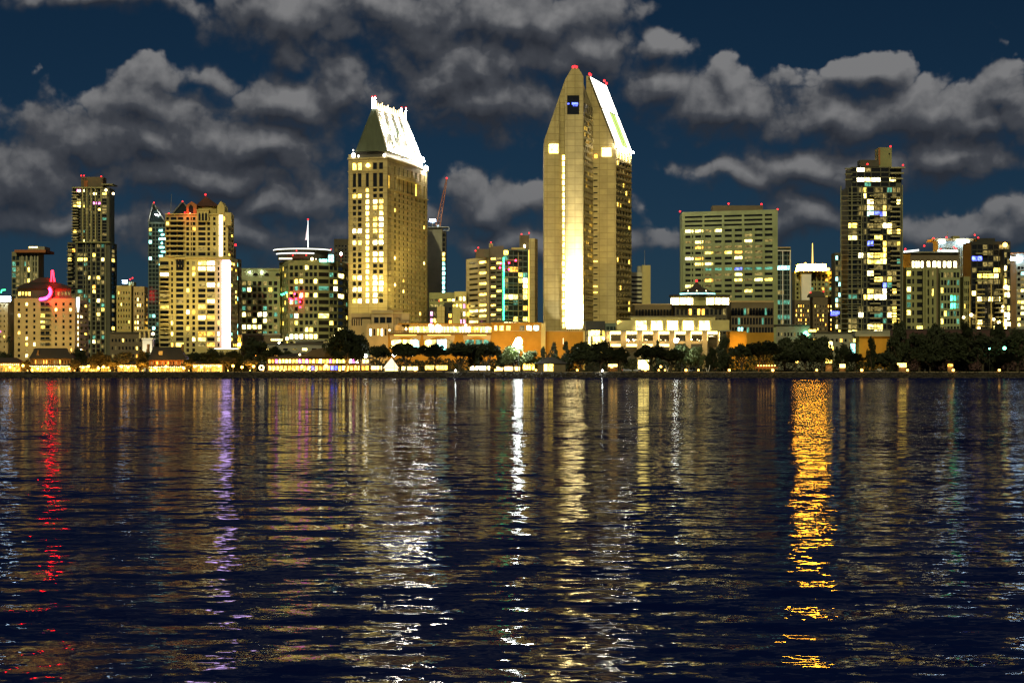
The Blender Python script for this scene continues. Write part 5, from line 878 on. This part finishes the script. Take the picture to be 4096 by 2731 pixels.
b.add('wall', 'white_paint', lambda m: m.pbox(570, 608, 1356, 1484, 905, 5)); b.add('arch', 'dark_stone', lambda m: m.elev(P2((585, 1484), (594, 1484), (594, 1400), (589.5, 1394), (585, 1400), Y=905), 904.6, 904.9)); b.add('cornice', 'white_paint', lambda m: m.pbox(566, 612, 1352, 1357, 904, 6))
for k in range(3): b.add('belfry_post', 'cream', lambda m: m.pbox(556 + k * 18, 562 + k * 18, 1322, 1352, 905.5, 2))
b.add('belfry_roof', 'cream', lambda m: m.pbox(552, 602, 1317, 1323, 904.5, 5)); lamp('tower_light', 'SPOT', b.root, (X(584, 895), 895, 6), 9000, (1, .88, .6), .4, V(589, 1385, 905), 70, .8); b.add('lamp', 'lamp_warm', lambda m: m.ball(V(612, 1335, 903), .8)); b.done()
s = thing('white_tent', 'white pointed tent glowing under the park trees', 'tent', (X(1562, 884), 884, G))
m = MB(s.location); hip(m, [(1532, 882), (1596, 882), (1596, 889), (1532, 889)], 882, 889, 1472, 1430, 1566); m.build('canopy', glow('tent_cloth', (1, .82, .5), 1.6), s)
for v in (1533, 1594):
    m = MB(s.location); m.taper((X(v, 883), 883, G), .08, (X(v, 883), 883, Z(1472, 883)), .08); m.build('pole', 'steel', s)
m = MB(s.location); m.pbox(1540, 1590, 1473, 1483, 885, .5); m.build('counter', 'arcade_glow', s); lamp('tent_light', 'POINT', s, (X(1562, 880), 879, 5), 900, (1, .75, .4), .3)
b = Bld('park_hut', 'small dark hut with a pyramid roof and a glowing doorway on the bank', 'hut', 2205, 866)
b.add('wall', 'brown_stone', lambda m: m.pbox(2152, 2262, 1452, 1485, 866, 6)); rf = b.add('roof', 'dark_roof', lambda m: frustum(m, rect(2138, 2276, 865, 8), rect(2190, 2212, 868, 2), Z(1454, 865), Z(1428, 868)))
b.add('doorway', 'arcade_glow', lambda m: m.pbox(2176, 2190, 1456, 1484, 865.7, .2)); b.add('doorway', 'litY', lambda m: m.pbox(2193, 2212, 1456, 1484, 865.7, .2)); b.done()
def stall(label, a, c, y0, y1, Y, m1='litY', posts=3, lampc=(1, .6, .18), pw=300):
    s = thing('park_stall', label, 'stall', (X((a + c) / 2, Y), Y, G), 'lit stalls under the trees')
    m = MB(s.location); m.pbox(a, c, y0, y1, Y + .6, .3); m.build('lit_counter', m1, s)
    m = MB(s.location); m.pbox(a - 3, c + 3, y0 - 4, y0 - 1, Y - .6, 3); m.build('canopy', 'dark_roof', s)
    for k in range(posts):
        v = a + (c - a) * k / max(1, posts - 1); m = MB(s.location); m.taper((X(v, Y), Y, G), .09, (X(v, Y), Y, Z(y0 - 1, Y)), .09, 5); m.build('post', 'timber', s)
    m = MB(s.location); m.pbox(a, c, y1, 1486, Y, .3); m.build('front_panel', 'timber', s); lamp('stall_light', 'POINT', s, (X((a + c) / 2, Y), Y - 1.5, 5.2), pw, lampc, .3)
stall('bright stall nearest the white tent on its town side', 1484, 1528, 1463, 1478, 874, 'arcade_glow'); stall('low bright stall just past the white tent', 1606, 1672, 1466, 1480, 880, 'litS'); stall('long yellow stall under the flat-topped trees', 1700, 1790, 1462, 1478, 884, 'litY', 4); stall('pink-lit stall below the small mid-park tree', 1880, 1960, 1464, 1480, 884, 'litW', 4)
stall('long white-lit stall beneath the floodlit tree', 1985, 2080, 1466, 1482, 882, 'arcade_glow', 4, (1, .85, .7), 700); stall('yellow stall beside the pyramid-roofed hut', 2092, 2138, 1452, 1478, 880, 'litY'); stall('amber stall under the broad dark trees', 2432, 2470, 1456, 1466, 878, 'arcade_glow'); stall('tall cream kiosk between two dark trees', 2552, 2596, 1440, 1478, 890, 'litS', 3)
stall('small amber kiosk glowing under the far trees', 3302, 3328, 1430, 1452, 884, 'litY', 2); stall('low orange stall near the third quay lamp from the far end', 3358, 3382, 1456, 1470, 876, 'arcade_glow', 2); stall('small yellow stall beside two amber lamps', 3596, 3626, 1452, 1468, 876, 'litY', 2); stall('tiny dim stall under the darkest trees', 3790, 3812, 1455, 1466, 878, 'litO', 2)
stall('narrow kiosk with pale light beside the ochre block', 3314, 3330, 1366, 1392, 912, 'litS', 2)

# string of seven bulbs with a slanting orange mast
s = thing('bulb_string', 'row of seven amber bulbs strung beneath a slanting orange mast', 'string lights', (X(3060, 866), 866, G))
m = MB(s.location); m.taper((X(3034, 866), 866, G), .22, V(3047, 1395, 866), .08); m.build('mast', 'terra', s)
m = MB(s.location); tube(m, [V(3028 + k * 11, 1460 + (k % 2) * .4, 866) for k in range(8)], .05, 4); m.build('wire', 'black_metal', s)
for k in range(7):
    m = MB(s.location); m.ball(V(3033 + k * 11, 1462, 865.8), .33, 6, 4); m.build('bulb', 'lamp_amber', s)
m = MB(s.location); m.pbox(3020, 3112, 1466, 1474, 867, .4); m.build('rail', 'terra', s); lamp('string_light', 'POINT', s, V(3066, 1462, 863), 250, (1, .5, .08), .4)

# ------------------------------------------------------------------ lamps
def post_lamp(name, label, px, py, Y, r, mat, col, pw, group, cat='lamp'):
    s = thing(name, label, cat, (X(px, Y), Y, G), group); zt = Z(py, Y)
    if zt > G + .7:
        m = MB(s.location); m.taper((X(px, Y), Y, G), .13, (X(px, Y), Y, zt - r * .9), .07, 6); m.build('post', 'black_metal', s)
        m = MB(s.location); m.taper((X(px, Y), Y, G), .25, (X(px, Y), Y, G + .35), .2, 6); m.build('base', 'black_metal', s)
    else:
        m = MB(s.location); m.taper((X(px, Y), Y, 1.4), .2, (X(px, Y), Y, zt - r * .8), .15, 6); m.build('bollard', 'black_metal', s)
    m = MB(s.location); m.ball((X(px, Y), Y, zt), r, 8, 6); m.build('globe', mat, s)
    m = MB(s.location); m.taper((X(px, Y), Y, zt + r * .85), r * .5, (X(px, Y), Y, zt + r * 1.2), .05, 6); m.build('cap', 'black_metal', s)
    if pw > 999: lamp('globe_light', 'SPOT', s, (X(px, Y), Y, zt - r - .05), pw, col, .2, (X(px, Y), Y + .35, zt - r - 1.05), 150, .5)
amber = (1, .55, .12)
quay = [(1053, .35), (1093, .35), (1137, .5), (1178, .4), (1217, .4), (1263, .5), (1359, .6), (1661, .65), (1982, .65), (2144, .6), (2309, .6), (2582, .6), (2660, .5), (2744, .75), (2794, .55), (2917, .75), (3091, .85), (3267, .65), (3447, .85), (3630, .7), (3813, .8), (3997, .75)]
for i, (px, r) in enumerate(quay):
    nm = ORD[i] if i < 20 else 'twenty-' + ORD[i - 20]
    post_lamp('quay_lamp', f'{nm} amber quay lamp along the bank, counted from the restaurant end', px, 1480, 853.6, r * .8, 'lamp_amber', amber, 200, 'amber lamps along the bank')
for i, (px, c, lb) in enumerate(((1822, 'lamp_white', 'single bluish-white quay lamp among the amber ones'), (2409, 'lamp_white', 'small pinkish quay lamp before the broad dark trees'))): post_lamp('quay_lamp', lb, px, 1482, 853.6, .35, c, (.8, .85, 1), 60, 'amber lamps along the bank')
vil = [(40, 1468), (92, 1462), (151, 1474), (236, 1470), (276, 1474), (332, 1469), (354, 1465), (394, 1473), (414, 1467), (486, 1466), (512, 1469), (622, 1470), (664, 1466), (735, 1472), (778, 1465), (806, 1468), (876, 1464), (932, 1463), (968, 1468), (1014, 1465)]
for i, (px, py) in enumerate(vil): post_lamp('globe_lamp', f'{ORD[i]} round globe lamp of the village promenade, counted from the near edge', px, py, 866 + (i % 3) * 2,   .62, 'lamp_village', (1, .54, .07), 2600, 'round lamps of the village')
rest = [(1208, 1467, .8, 'big amber globe lamp before the restaurant turret'), (1304, 1464, 1.0, 'biggest amber globe lamp before the restaurant'), (1240, 1467, .45, 'small amber lamp between the two big restaurant lamps'), (1422, 1465, .4, 'small amber lamp at the restaurant end under the large tree'), (2447, 1466, .7, 'amber lamp before the broad dark trees'), (2464, 1462, .5, 'lower amber lamp paired beside the broad dark trees'), (2643, 1466, .6, 'amber lamp under the spreading umbrella tree'), (2635, 1480, .4, 'short amber lamp at the foot of the umbrella tree'), (3188, 1447, .6, 'yellow lamp deep among the far park trees'), (3593, 1455, .5, 'amber lamp beside the small yellow stall'), (3808, 1460, .3, 'faint lamp by the tiny dim stall')]
for px, py, r, lb in rest: post_lamp('globe_lamp', lb, px, py, 868, r, 'lamp_amber', amber, 300, 'amber globe lamps in the park')
wl = [(1462, 1423, .75, 1100, 'white lamp on a tall post beside the large round tree'), (1577, 1419, .9, 1500, 'white lamp above the white tent'), (2704, 1362, 1.05, 9000, 'tall white park floodlight before the terrace hall'), (4018, 1392, .8, 900, 'green-white lamp high among the far dark trees'), (3958, 1394, .4, 300, 'dim bluish lamp among the far dark trees'), (1648, 1424, .35, 250, 'small white lamp inside the flat-topped tree')]
for px, py, r, pw, lb in wl: post_lamp('park_light', lb, px, py, 872, r, 'lamp_white' if px < 3900 else 'green_lamp', (.9, 1, .88), pw, 'white lamps of the park', 'street lamp')
s = thing('flood_mast', 'blazing white floodlight mast over the pale lit tree', 'floodlight', (X(2074, 872), 872, G))
m = MB(s.location); m.taper((X(2074, 872), 872, G), .2, V(2074, 1372, 872), .12); m.build('mast', 'black_metal', s)
for dx, dy, r in ((0, 1365, 1.9), (-12, 1376, 1.2), (2, 1384, 1.4)):
    m = MB(s.location); m.ball(V(2074 + dx, dy, 872), r); m.build('lamp_head', 'lamp_flood', s)
lamp('flood_light', 'SPOT', s, V(2074, 1360, 868.5), 60000, (.95, 1, .85), .6, V(2056, 1425, 876), 80, .8)

# ------------------------------------------------------------------ trees
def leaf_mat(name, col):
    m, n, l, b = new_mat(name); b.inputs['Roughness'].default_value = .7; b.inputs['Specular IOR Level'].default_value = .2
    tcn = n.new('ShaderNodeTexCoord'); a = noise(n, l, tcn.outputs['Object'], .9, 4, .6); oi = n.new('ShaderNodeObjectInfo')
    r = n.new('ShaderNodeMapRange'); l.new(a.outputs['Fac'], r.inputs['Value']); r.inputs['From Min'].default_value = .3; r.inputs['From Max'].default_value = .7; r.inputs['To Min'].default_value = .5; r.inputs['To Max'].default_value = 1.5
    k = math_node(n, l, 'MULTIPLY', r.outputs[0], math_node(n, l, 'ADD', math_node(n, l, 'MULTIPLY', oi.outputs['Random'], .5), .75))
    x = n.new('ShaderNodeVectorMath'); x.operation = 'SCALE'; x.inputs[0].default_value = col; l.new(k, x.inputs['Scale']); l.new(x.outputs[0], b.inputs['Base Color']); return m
M['leaf'] = leaf_mat('leaves_dark', (.020, .026, .012)); M['leaf_lit'] = leaf_mat('leaves_lit', (.10, .125, .055)); M['leaf_lit_brown'] = leaf_mat('leaves_lit_brown', (.09, .066, .024)); M['bark'] = solid('bark', (.06, .048, .034), .9, .35, 1.2, .1)  # pale and brown leaves carry floodlight and lamplight in their colour
def tree_proto(kind, seed):
    """returns trunk and crown meshes of a tree about 12 m high and 12 m wide"""
    r = random.Random(seed); t, c = MB(), MB(); clumps = []
    if kind == 'round':
        for i in range(46):
            a, e, q = r.uniform(0, 6.28), r.uniform(-.75, 1.5), r.uniform(.35, 1) ** .6
            clumps.append((Vector((math.cos(a) * math.cos(e) * 4.8 * q, math.sin(a) * math.cos(e) * 4.8 * q, 6.6 + math.sin(e) * 4.4 * q)), r.uniform(1.0, 2.0)))
    elif kind == 'umbrella':
        for i in range(46):
            a, q = r.uniform(0, 6.28), math.sqrt(r.random())
            clumps.append((Vector((math.cos(a) * 5.2 * q, math.sin(a) * 5.2 * q, 8.6 + r.uniform(-2.8, 1.8) * (1.2 - .75 * q))), r.uniform(.9, 1.7)))
    elif kind == 'tall':
        for i in range(46):
            a, h = r.uniform(0, 6.28), r.uniform(0, 1); w = 4.8 * math.sin(math.pi * (.15 + .8 * h)) ** .8
            clumps.append((Vector((math.cos(a) * w * r.uniform(.2, 1), math.sin(a) * w * r.uniform(.2, 1), 1.8 + h * 9.4)), r.uniform(.9, 1.7)))
    elif kind == 'cone':
        for i in range(40):
            a, h = r.uniform(0, 6.28), r.random() ** 1.3; w = 5.2 * (1 - h) + .4
            clumps.append((Vector((math.cos(a) * w * r.uniform(.3, 1), math.sin(a) * w * r.uniform(.3, 1), 1.4 + h * 10)), r.uniform(.7, 1.3)))
    fork = Vector((r.uniform(-.4, .4), r.uniform(-.3, .3), 2.4 if kind != 'cone' else 9))
    t.taper((0, 0, -.2), .48, fork, .34, 8)
    limbs = []
    if kind == 'cone': t.taper(fork, .3, (0, 0, 11.6), .05, 6)
    else:
        for i in range(7):
            a = i * .9 + r.uniform(-.3, .3); p = fork + Vector((math.cos(a) * r.uniform(1.2, 2.2), math.sin(a) * r.uniform(1.2, 2.2), r.uniform(2.0, 3.6))); t.taper(fork - Vector((0, 0, .15)), .24, p, .15, 6); limbs.append(p)
        for p, _ in clumps[:22]:
            q = min(limbs, key=lambda v: (v - p).length); mid = q.lerp(p, .5) + Vector((r.uniform(-.3, .3), r.uniform(-.3, .3), .2)); t.taper(q, .12, mid, .08, 5); t.taper(mid, .08, p, .03, 5)
    for p, rad in clumps:
        for i in range(75):
            d = Vector((r.gauss(0, 1), r.gauss(0, 1), r.gauss(0, .8))); d = d.normalized() * rad * r.random() ** .45; u = Vector((r.gauss(0, 1), r.gauss(0, 1), r.gauss(0, 1))).normalized(); w = u.orthogonal().normalized(); s = r.uniform(.26, .56); k = p + d
            c.quad(k - u * s * 1.3, k - w * s * .6, k + u * s * 1.3, k + w * s * .6)
    return t.mesh('trunk', 'bark'), c
PROTO = {}
for kind, n in (('round', 3), ('umbrella', 3), ('tall', 2), ('cone', 2)):
    for k in range(n):
        tm, cb = tree_proto(kind, 900 + 17 * k + len(kind)); PROTO[kind, k] = (tm, {q: cb.mesh('crown', q) for q in ('leaf', 'leaf_lit', 'leaf_lit_brown')})
rt = random.Random(77)
def tree(kind, label, px, ytop, width, Y=868, leaf='leaf', group='trees along the shore'):
    h = Z(ytop, Y) - G; w = width / F * Y; tm, cm = PROTO[kind, rt.randrange(3 if kind in ('round', 'umbrella') else 2)]
    o = thing('tree', label, 'tree', (X(px, Y), Y, G), group); rz = rt.uniform(0, 6.28); k = rt.uniform(.9, 1.0)
    for nm, me in (('trunk', tm), ('crown', cm[leaf])):
        c = bpy.data.objects.new(nm, me); COL.objects.link(c); c.parent = o; c.rotation_euler = (0, 0, rz); c.scale = (w / 11.6, w / 11.6 * k, h / 11.8)
TREES = [('round', 'small dark round tree by the edge of the view', 18, 1410, 90, 900), ('round', 'dark bushy tree poking up behind the hipped village shop', 186, 1394, 96, 892), ('round', 'round dark tree between the hipped shop and the low shop', 316, 1390, 72, 888), ('round', 'brownish spreading tree left of the small lit pavilion', 400, 1408, 110, 880, 'leaf_lit_brown'), ('round', 'brown tree leaning over the small lit pavilion', 500, 1406, 100, 886, 'leaf_lit_brown'),
 ('tall', 'narrow tree against the steep-roofed village shop', 566, 1402, 54, 872, 'leaf_lit_brown'), ('round', 'dark bush at the foot of the white gate tower', 584, 1404, 80, 890), ('round', 'small brown tree before the gap by the hipped village shop', 104, 1440, 50, 872, 'leaf_lit_brown'), ('round', 'small brown tree in front of the hipped shop corner', 298, 1436, 56, 870, 'leaf_lit_brown'), ('umbrella', 'low open tree before the small lit pavilion', 458, 1440, 52, 870, 'leaf_lit_brown'), ('round', 'low bushy tree between the gate tower and the promenade', 572, 1430, 60, 869, 'leaf_lit_brown'), ('round', 'small brown tree past the steep-roofed shop', 754, 1434, 58, 870, 'leaf_lit_brown'), ('umbrella', 'thin open tree near the last globe lamps', 912, 1424, 70, 870, 'leaf_lit_brown'), ('umbrella', 'small open tree before the restaurant turret', 1000, 1436, 60, 869, 'leaf_lit_brown'), ('round', 'small bush tree midway along the low glowing shop', 372, 1446, 40, 870, 'leaf_lit_brown'), ('umbrella', 'small dark tree behind the steep village roof', 772, 1404, 60, 900), ('round', 'wide low dark tree in front of the gold condominium foot', 850, 1394, 120, 884), ('round', 'bushy tree right of the violet glowing pilaster', 932, 1402, 90, 890), ('round', 'large dark tree before the grid office', 1020, 1352, 136, 876), ('round', 'dark tree overlapping the restaurant end', 1096, 1386, 90, 890),
 ('round', 'dark low tree behind the restaurant gable', 1148, 1404, 70, 900), ('round', 'huge round dark tree before the rounded office', 1382, 1310, 168, 868), ('round', 'second crown merging with the huge round tree', 1440, 1340, 96, 874), ('umbrella', 'small open tree beside the white tent lamp', 1520, 1376, 92, 866), ('umbrella', 'flat-topped dark tree below the terrace arches', 1624, 1364, 128, 866), ('umbrella', 'flat-topped tree in the middle of the arches', 1738, 1368, 140, 867), ('umbrella', 'broad flat-topped tree before the terrace wall', 1840, 1362, 150, 866), ('umbrella', 'spreading tree at the end of the flat-topped row', 1948, 1366, 120, 868), ('round', 'slim small tree low in the middle of the park', 1900, 1404, 70, 870),
 ('round', 'pale tree blazing under the white floodlight', 2056, 1378, 116, 876, 'leaf_lit'), ('round', 'half-lit tree beside the blazing pale tree', 2126, 1400, 80, 878, 'leaf_lit'), ('round', 'grey-green shrub tree at the foot of the floodlight', 2014, 1408, 74, 872, 'leaf_lit'), ('cone', 'first dark conifer beside the park hut', 2172, 1388, 56, 890), ('cone', 'tall dark conifer behind the park hut', 2216, 1372, 70, 892), ('cone', 'dark conifer before the brick wall', 2262, 1368, 80, 890), ('round', 'broad dark tree below the glass lobby', 2326, 1366, 130, 868), ('round', 'massive dark tree beside the glass lobby', 2404, 1362, 120, 870), ('round', 'lower dark tree next to the cream kiosk', 2480, 1388, 96, 870),
 ('umbrella', 'umbrella tree leaning before the colonnade', 2602, 1376, 130, 866), ('umbrella', 'spreading umbrella tree with open branches under the terrace hall', 2684, 1392, 120, 866), ('cone', 'small dark tree top before the colonnade', 2630, 1362, 48, 884), ('round', 'pale tree glowing beside the tall white park floodlight', 2728, 1374, 96, 880, 'leaf_lit'), ('round', 'half-lit green tree past the tall park floodlight', 2786, 1384, 84, 878, 'leaf_lit'), ('tall', 'slender tree before the end of the terrace hall', 2848, 1392, 70, 872), ('tall', 'tall dark tree in front of the ochre brick wing', 2896, 1346, 84, 880), ('umbrella', 'open tree with many pale branches near the bulb string', 2966, 1372, 90, 868), ('umbrella', 'wide dark tree over the bulb string', 3056, 1356, 140, 868),
 ('round', 'dark tree past the bulb string', 3140, 1348, 110, 880), ('round', 'bushy dark tree in front of the amber crown tower', 3222, 1338, 120, 884), ('round', 'dark tree beside the amber kiosk', 3290, 1344, 100, 880), ('umbrella', 'low dark tree near the pale kiosk', 3180, 1402, 110, 868), ('round', 'dark tree left of the ochre block', 3376, 1376, 90, 884), ('tall', 'slim windblown tree standing before the ochre block', 3484, 1352, 52, 868), ('tall', 'tall dark tree right of the ochre block', 3592, 1288, 110, 900), ('round', 'low dark tree under the ochre block', 3540, 1404, 110, 868),
 ('round', 'great dark tree before the bright eave block', 3676, 1330, 150, 888), ('tall', 'tall dark tree crossing the long red wall', 3740, 1302, 120, 900), ('round', 'broad dark tree midway along the red wall', 3806, 1324, 150, 884), ('tall', 'dark tree rising before the black flats tower', 3866, 1296, 110, 900), ('round', 'low wide tree beneath the black flats tower', 3930, 1330, 150, 880), ('tall', 'tall tree near the end of the red wall', 3990, 1300, 110, 902), ('round', 'last great dark tree cut by the edge of the view', 4070, 1318, 150, 884), ('umbrella', 'small dark tree below the green-white lamp', 4030, 1410, 100, 868), ('umbrella', 'small dark tree under the red wall', 3720, 1412, 110, 868), ('umbrella', 'low dark tree in front of the balcony tower', 3420, 1408, 90, 868)]
for t in TREES: tree(*t[:5], Y=t[5], leaf=t[6] if len(t) > 6 else 'leaf')
def hedge(label, a, c, ytop, Y, seed):
    """clipped planting seen as one run of leaves"""
    r = random.Random(seed); o = thing('hedge', label, 'hedge', (X((a + c) / 2, Y), Y, G), 'dark planting behind the shore trees'); m = MB(o.location); ln = X(c, Y) - X(a, Y); h = Z(ytop, Y) - G
    ph = [r.uniform(0, 6.28) for _ in range(3)]
    for i in range(int(ln * 62)):
        x = r.uniform(0, ln); top = h * (.78 + .12 * math.sin(x * .35 + ph[0]) + .10 * math.sin(x * .9 + ph[1]) + .06 * math.sin(x * 2.1 + ph[2])); k = Vector((X(a, Y) + x, Y + r.uniform(-1.6, 1.6), G + top * r.random() ** .8)); u = Vector((r.gauss(0, 1), r.gauss(0, 1), r.gauss(0, 1))).normalized(); w = u.orthogonal().normalized(); s = r.uniform(.3, .6); m.quad(k - u * s * 1.2, k - w * s * .7, k + u * s * 1.2, k + w * s * .7)
    m.build('foliage', 'leaf', o)
    m = MB(o.location); m.box(X(a, Y), X(c, Y), Y + 1.2, Y + 1.6, G, G + .9); m.build('planter_edge', 'dark_stone', o)
for k, (a, c, yt, lb) in enumerate(((1290, 1480, 1400, 'dark planting between the restaurant and the hotel podium'), (1480, 1700, 1424, 'dark planting behind the white tent'), (1700, 1990, 1418, 'dark planting beneath the terrace arches'), (1990, 2170, 1428, 'dark planting behind the floodlit pale tree'), (2170, 2430, 1396, 'dark planting along the foot of the brick wall'), (2430, 2700, 1420, 'dark planting before the colonnade'), (2700, 2960, 1412, 'dark planting past the tall park floodlight'), (2960, 3240, 1392, 'dark planting behind the bulb string'), (3240, 3600, 1420, 'dark planting beside the ochre block'), (3600, 4130, 1372, 'dark planting all along the red wall'))): hedge(lb, a, c, yt, 904, 300 + k)
for k, (a, c, yt, lb) in enumerate(((-40, 130, 1432, 'dark planting beside the first village shop'), (285, 470, 1426, 'brown planting behind the low glowing shop'), (740, 1070, 1420, 'dark planting between the village and the restaurant'))): hedge(lb, a, c, yt, 897, 330 + k)
for k, px in enumerate((70, 110, 200, 298, 372, 440, 500, 570, 660, 755, 830, 912, 1000, 1120, 1240, 1390)):
    s = thing('tree_fill', f'{ORD[k]} added amber uplight in the village planting, counted from the near edge', 'lamp', (X(px, 864), 864, G), 'added uplights in the village planting')
    m = MB(s.location); m.taper((X(px, 864), 864, G), .22, (X(px, 864), 864, G + .35), .26, 7); m.build('housing', 'black_metal', s); m = MB(s.location); m.ball((X(px, 864), 864, G + .5), .28); m.build('lens', 'lamp_amber', s)
    lamp('uplight', 'SPOT', s, (X(px, 864), 864.4, G + .8), 7000, (1, .52, .07), .2, (X(px, 874), 874, G + 5), 120, .6)  # these spots and their housings are added to brighten the trees
# palm by the beige hotel
o = thing('palm_tree', 'lone fan palm before the beige hotel', 'tree', (X(34, 905), 905, G)); m = MB(o.location); m.taper((X(34, 905), 905, G), .3, V(34, 1356, 905), .2); m.build('trunk', 'bark', o); m = MB(o.location); r = random.Random(5)
for k in range(34):
    a, e = r.uniform(0, 6.28), r.uniform(-.9, 1.2); p = V(34, 1356, 905); d = Vector((math.cos(a) * math.cos(e), math.sin(a) * math.cos(e), math.sin(e))) * r.uniform(1.8, 3); w = d.cross(Vector((0, 0, 1))).normalized() * .35; q = p + d * .6; m.quad(p, q + w, p + d - Vector((0, 0, .9)), q - w)
m.build('crown', 'leaf', o)

# ------------------------------------------------------------------ cars, sculpture, posts, bench
def car(label, px, Y, paint, van=False, flip=1):
    s = thing('parked_car', label, 'car', (X(px, Y), Y, G + .012), 'cars parked under the trees'); x0 = s.location.x; z = s.location.z; hh = 2.0 if van else 1.45
    pr = [(-2.2, .35), (2.2, .35), (2.25, .85), (1.35 if not van else 1.9, .95), (.7 if not van else 1.5, hh), (-1.3 if not van else -2.0, hh), (-2.0 if not van else -2.2, .95), (-2.25, .8)]
    m = MB(s.location); m.elev([(x0 + a * flip, z + c) for a, c in (pr if flip > 0 else pr[::-1])], Y, Y + 1.7); bd = m.build('body', paint, s)
    for a0, a1 in ((-1.2, -.15), (-.05, .75 if not van else 1.4)):
        m = MB(s.location); m.box(min(x0 + a0 * flip, x0 + a1 * flip), max(x0 + a0 * flip, x0 + a1 * flip), Y - .02, Y + .02, z + .98, z + hh - .15); m.build('side_window', 'glass', s)
    for a in (-1.35, 1.35):
        m = MB(s.location); m.taper((x0 + a, Y - .08, z + .33), .33, (x0 + a, Y + .2, z + .33), .33, 12); w = m.build('wheel', 'black_metal', s); m = MB(s.location); m.taper((x0 + a, Y - .1, z + .33), .18, (x0 + a, Y - .06, z + .33), .18, 10); m.build('rim', 'steel', w)
    m = MB(s.location); m.box(x0 - 2.28 * flip - .04, x0 - 2.28 * flip + .08, Y + .2, Y + .5, z + .7, z + .85); m.build('tail_light', 'beacon' if not van else 'dark_roof', s)
M['paint_white'] = solid('car_paint_white', (.6, .6, .58), .3, .04, .5, .5); M['paint_dark'] = solid('car_paint_dark', (.03, .035, .05), .3, .04, .5, .5); M['paint_silver'] = solid('car_paint_silver', (.3, .3, .31), .3, .04, .5, .5)
car('white parked car nearest the cream kiosk', 2508, 884, 'paint_white'); car('silver parked car next to the white one', 2552, 885, 'paint_silver', False, -1); car('dark van parked by the white curved sculpture', 2850, 882, 'paint_dark', True); car('pale van partly hidden under the umbrella tree', 2770, 884, 'paint_silver', True, -1); car('dark car parked past the bulb string', 3160, 884, 'paint_dark'); car('white parked car under the far trees', 3520, 884, 'paint_white', False, -1)
for lb, px, bend in (('taller white curved sculpture on the bank before the dark van', 2832, 7), ('smaller white curved sculpture under the umbrella tree', 2672, -9)):
    s = thing('curved_sculpture', lb, 'sculpture', (X(px, 860), 860, G)); 
    for k, sg in ((0, 1), (1, -1)):
        m = MB(s.location); pts = [V(px + sg * (k * 4 + bend * math.sin(t * 1.6) * (1 if k == 0 else .6)), 1487 - t * (27 - 9 * k), 860) for t in (0, .2, .4, .6, .8, 1)]; tube(m, pts, .14, 6); m.build('fin', 'white_paint', s)
for i, (px, lb) in enumerate(((1914, 'dark litter bin on the grass beneath the flat-topped trees'), (3700, 'dark litter bin by the bank before the red wall'))):
    s = thing('litter_bin', lb, 'bin', (X(px, 863), 863, G + .06)); m = MB(s.location); m.taper((X(px, 863), 863, G + .06), .4, (X(px, 863), 863, G + 1.1), .45, 10); m.build('drum', 'black_metal', s); m = MB(s.location); m.taper((X(px, 863), 863, G + 1.1), .5, (X(px, 863), 863, G + 1.35), .2, 10); m.build('lid', 'black_metal', s)
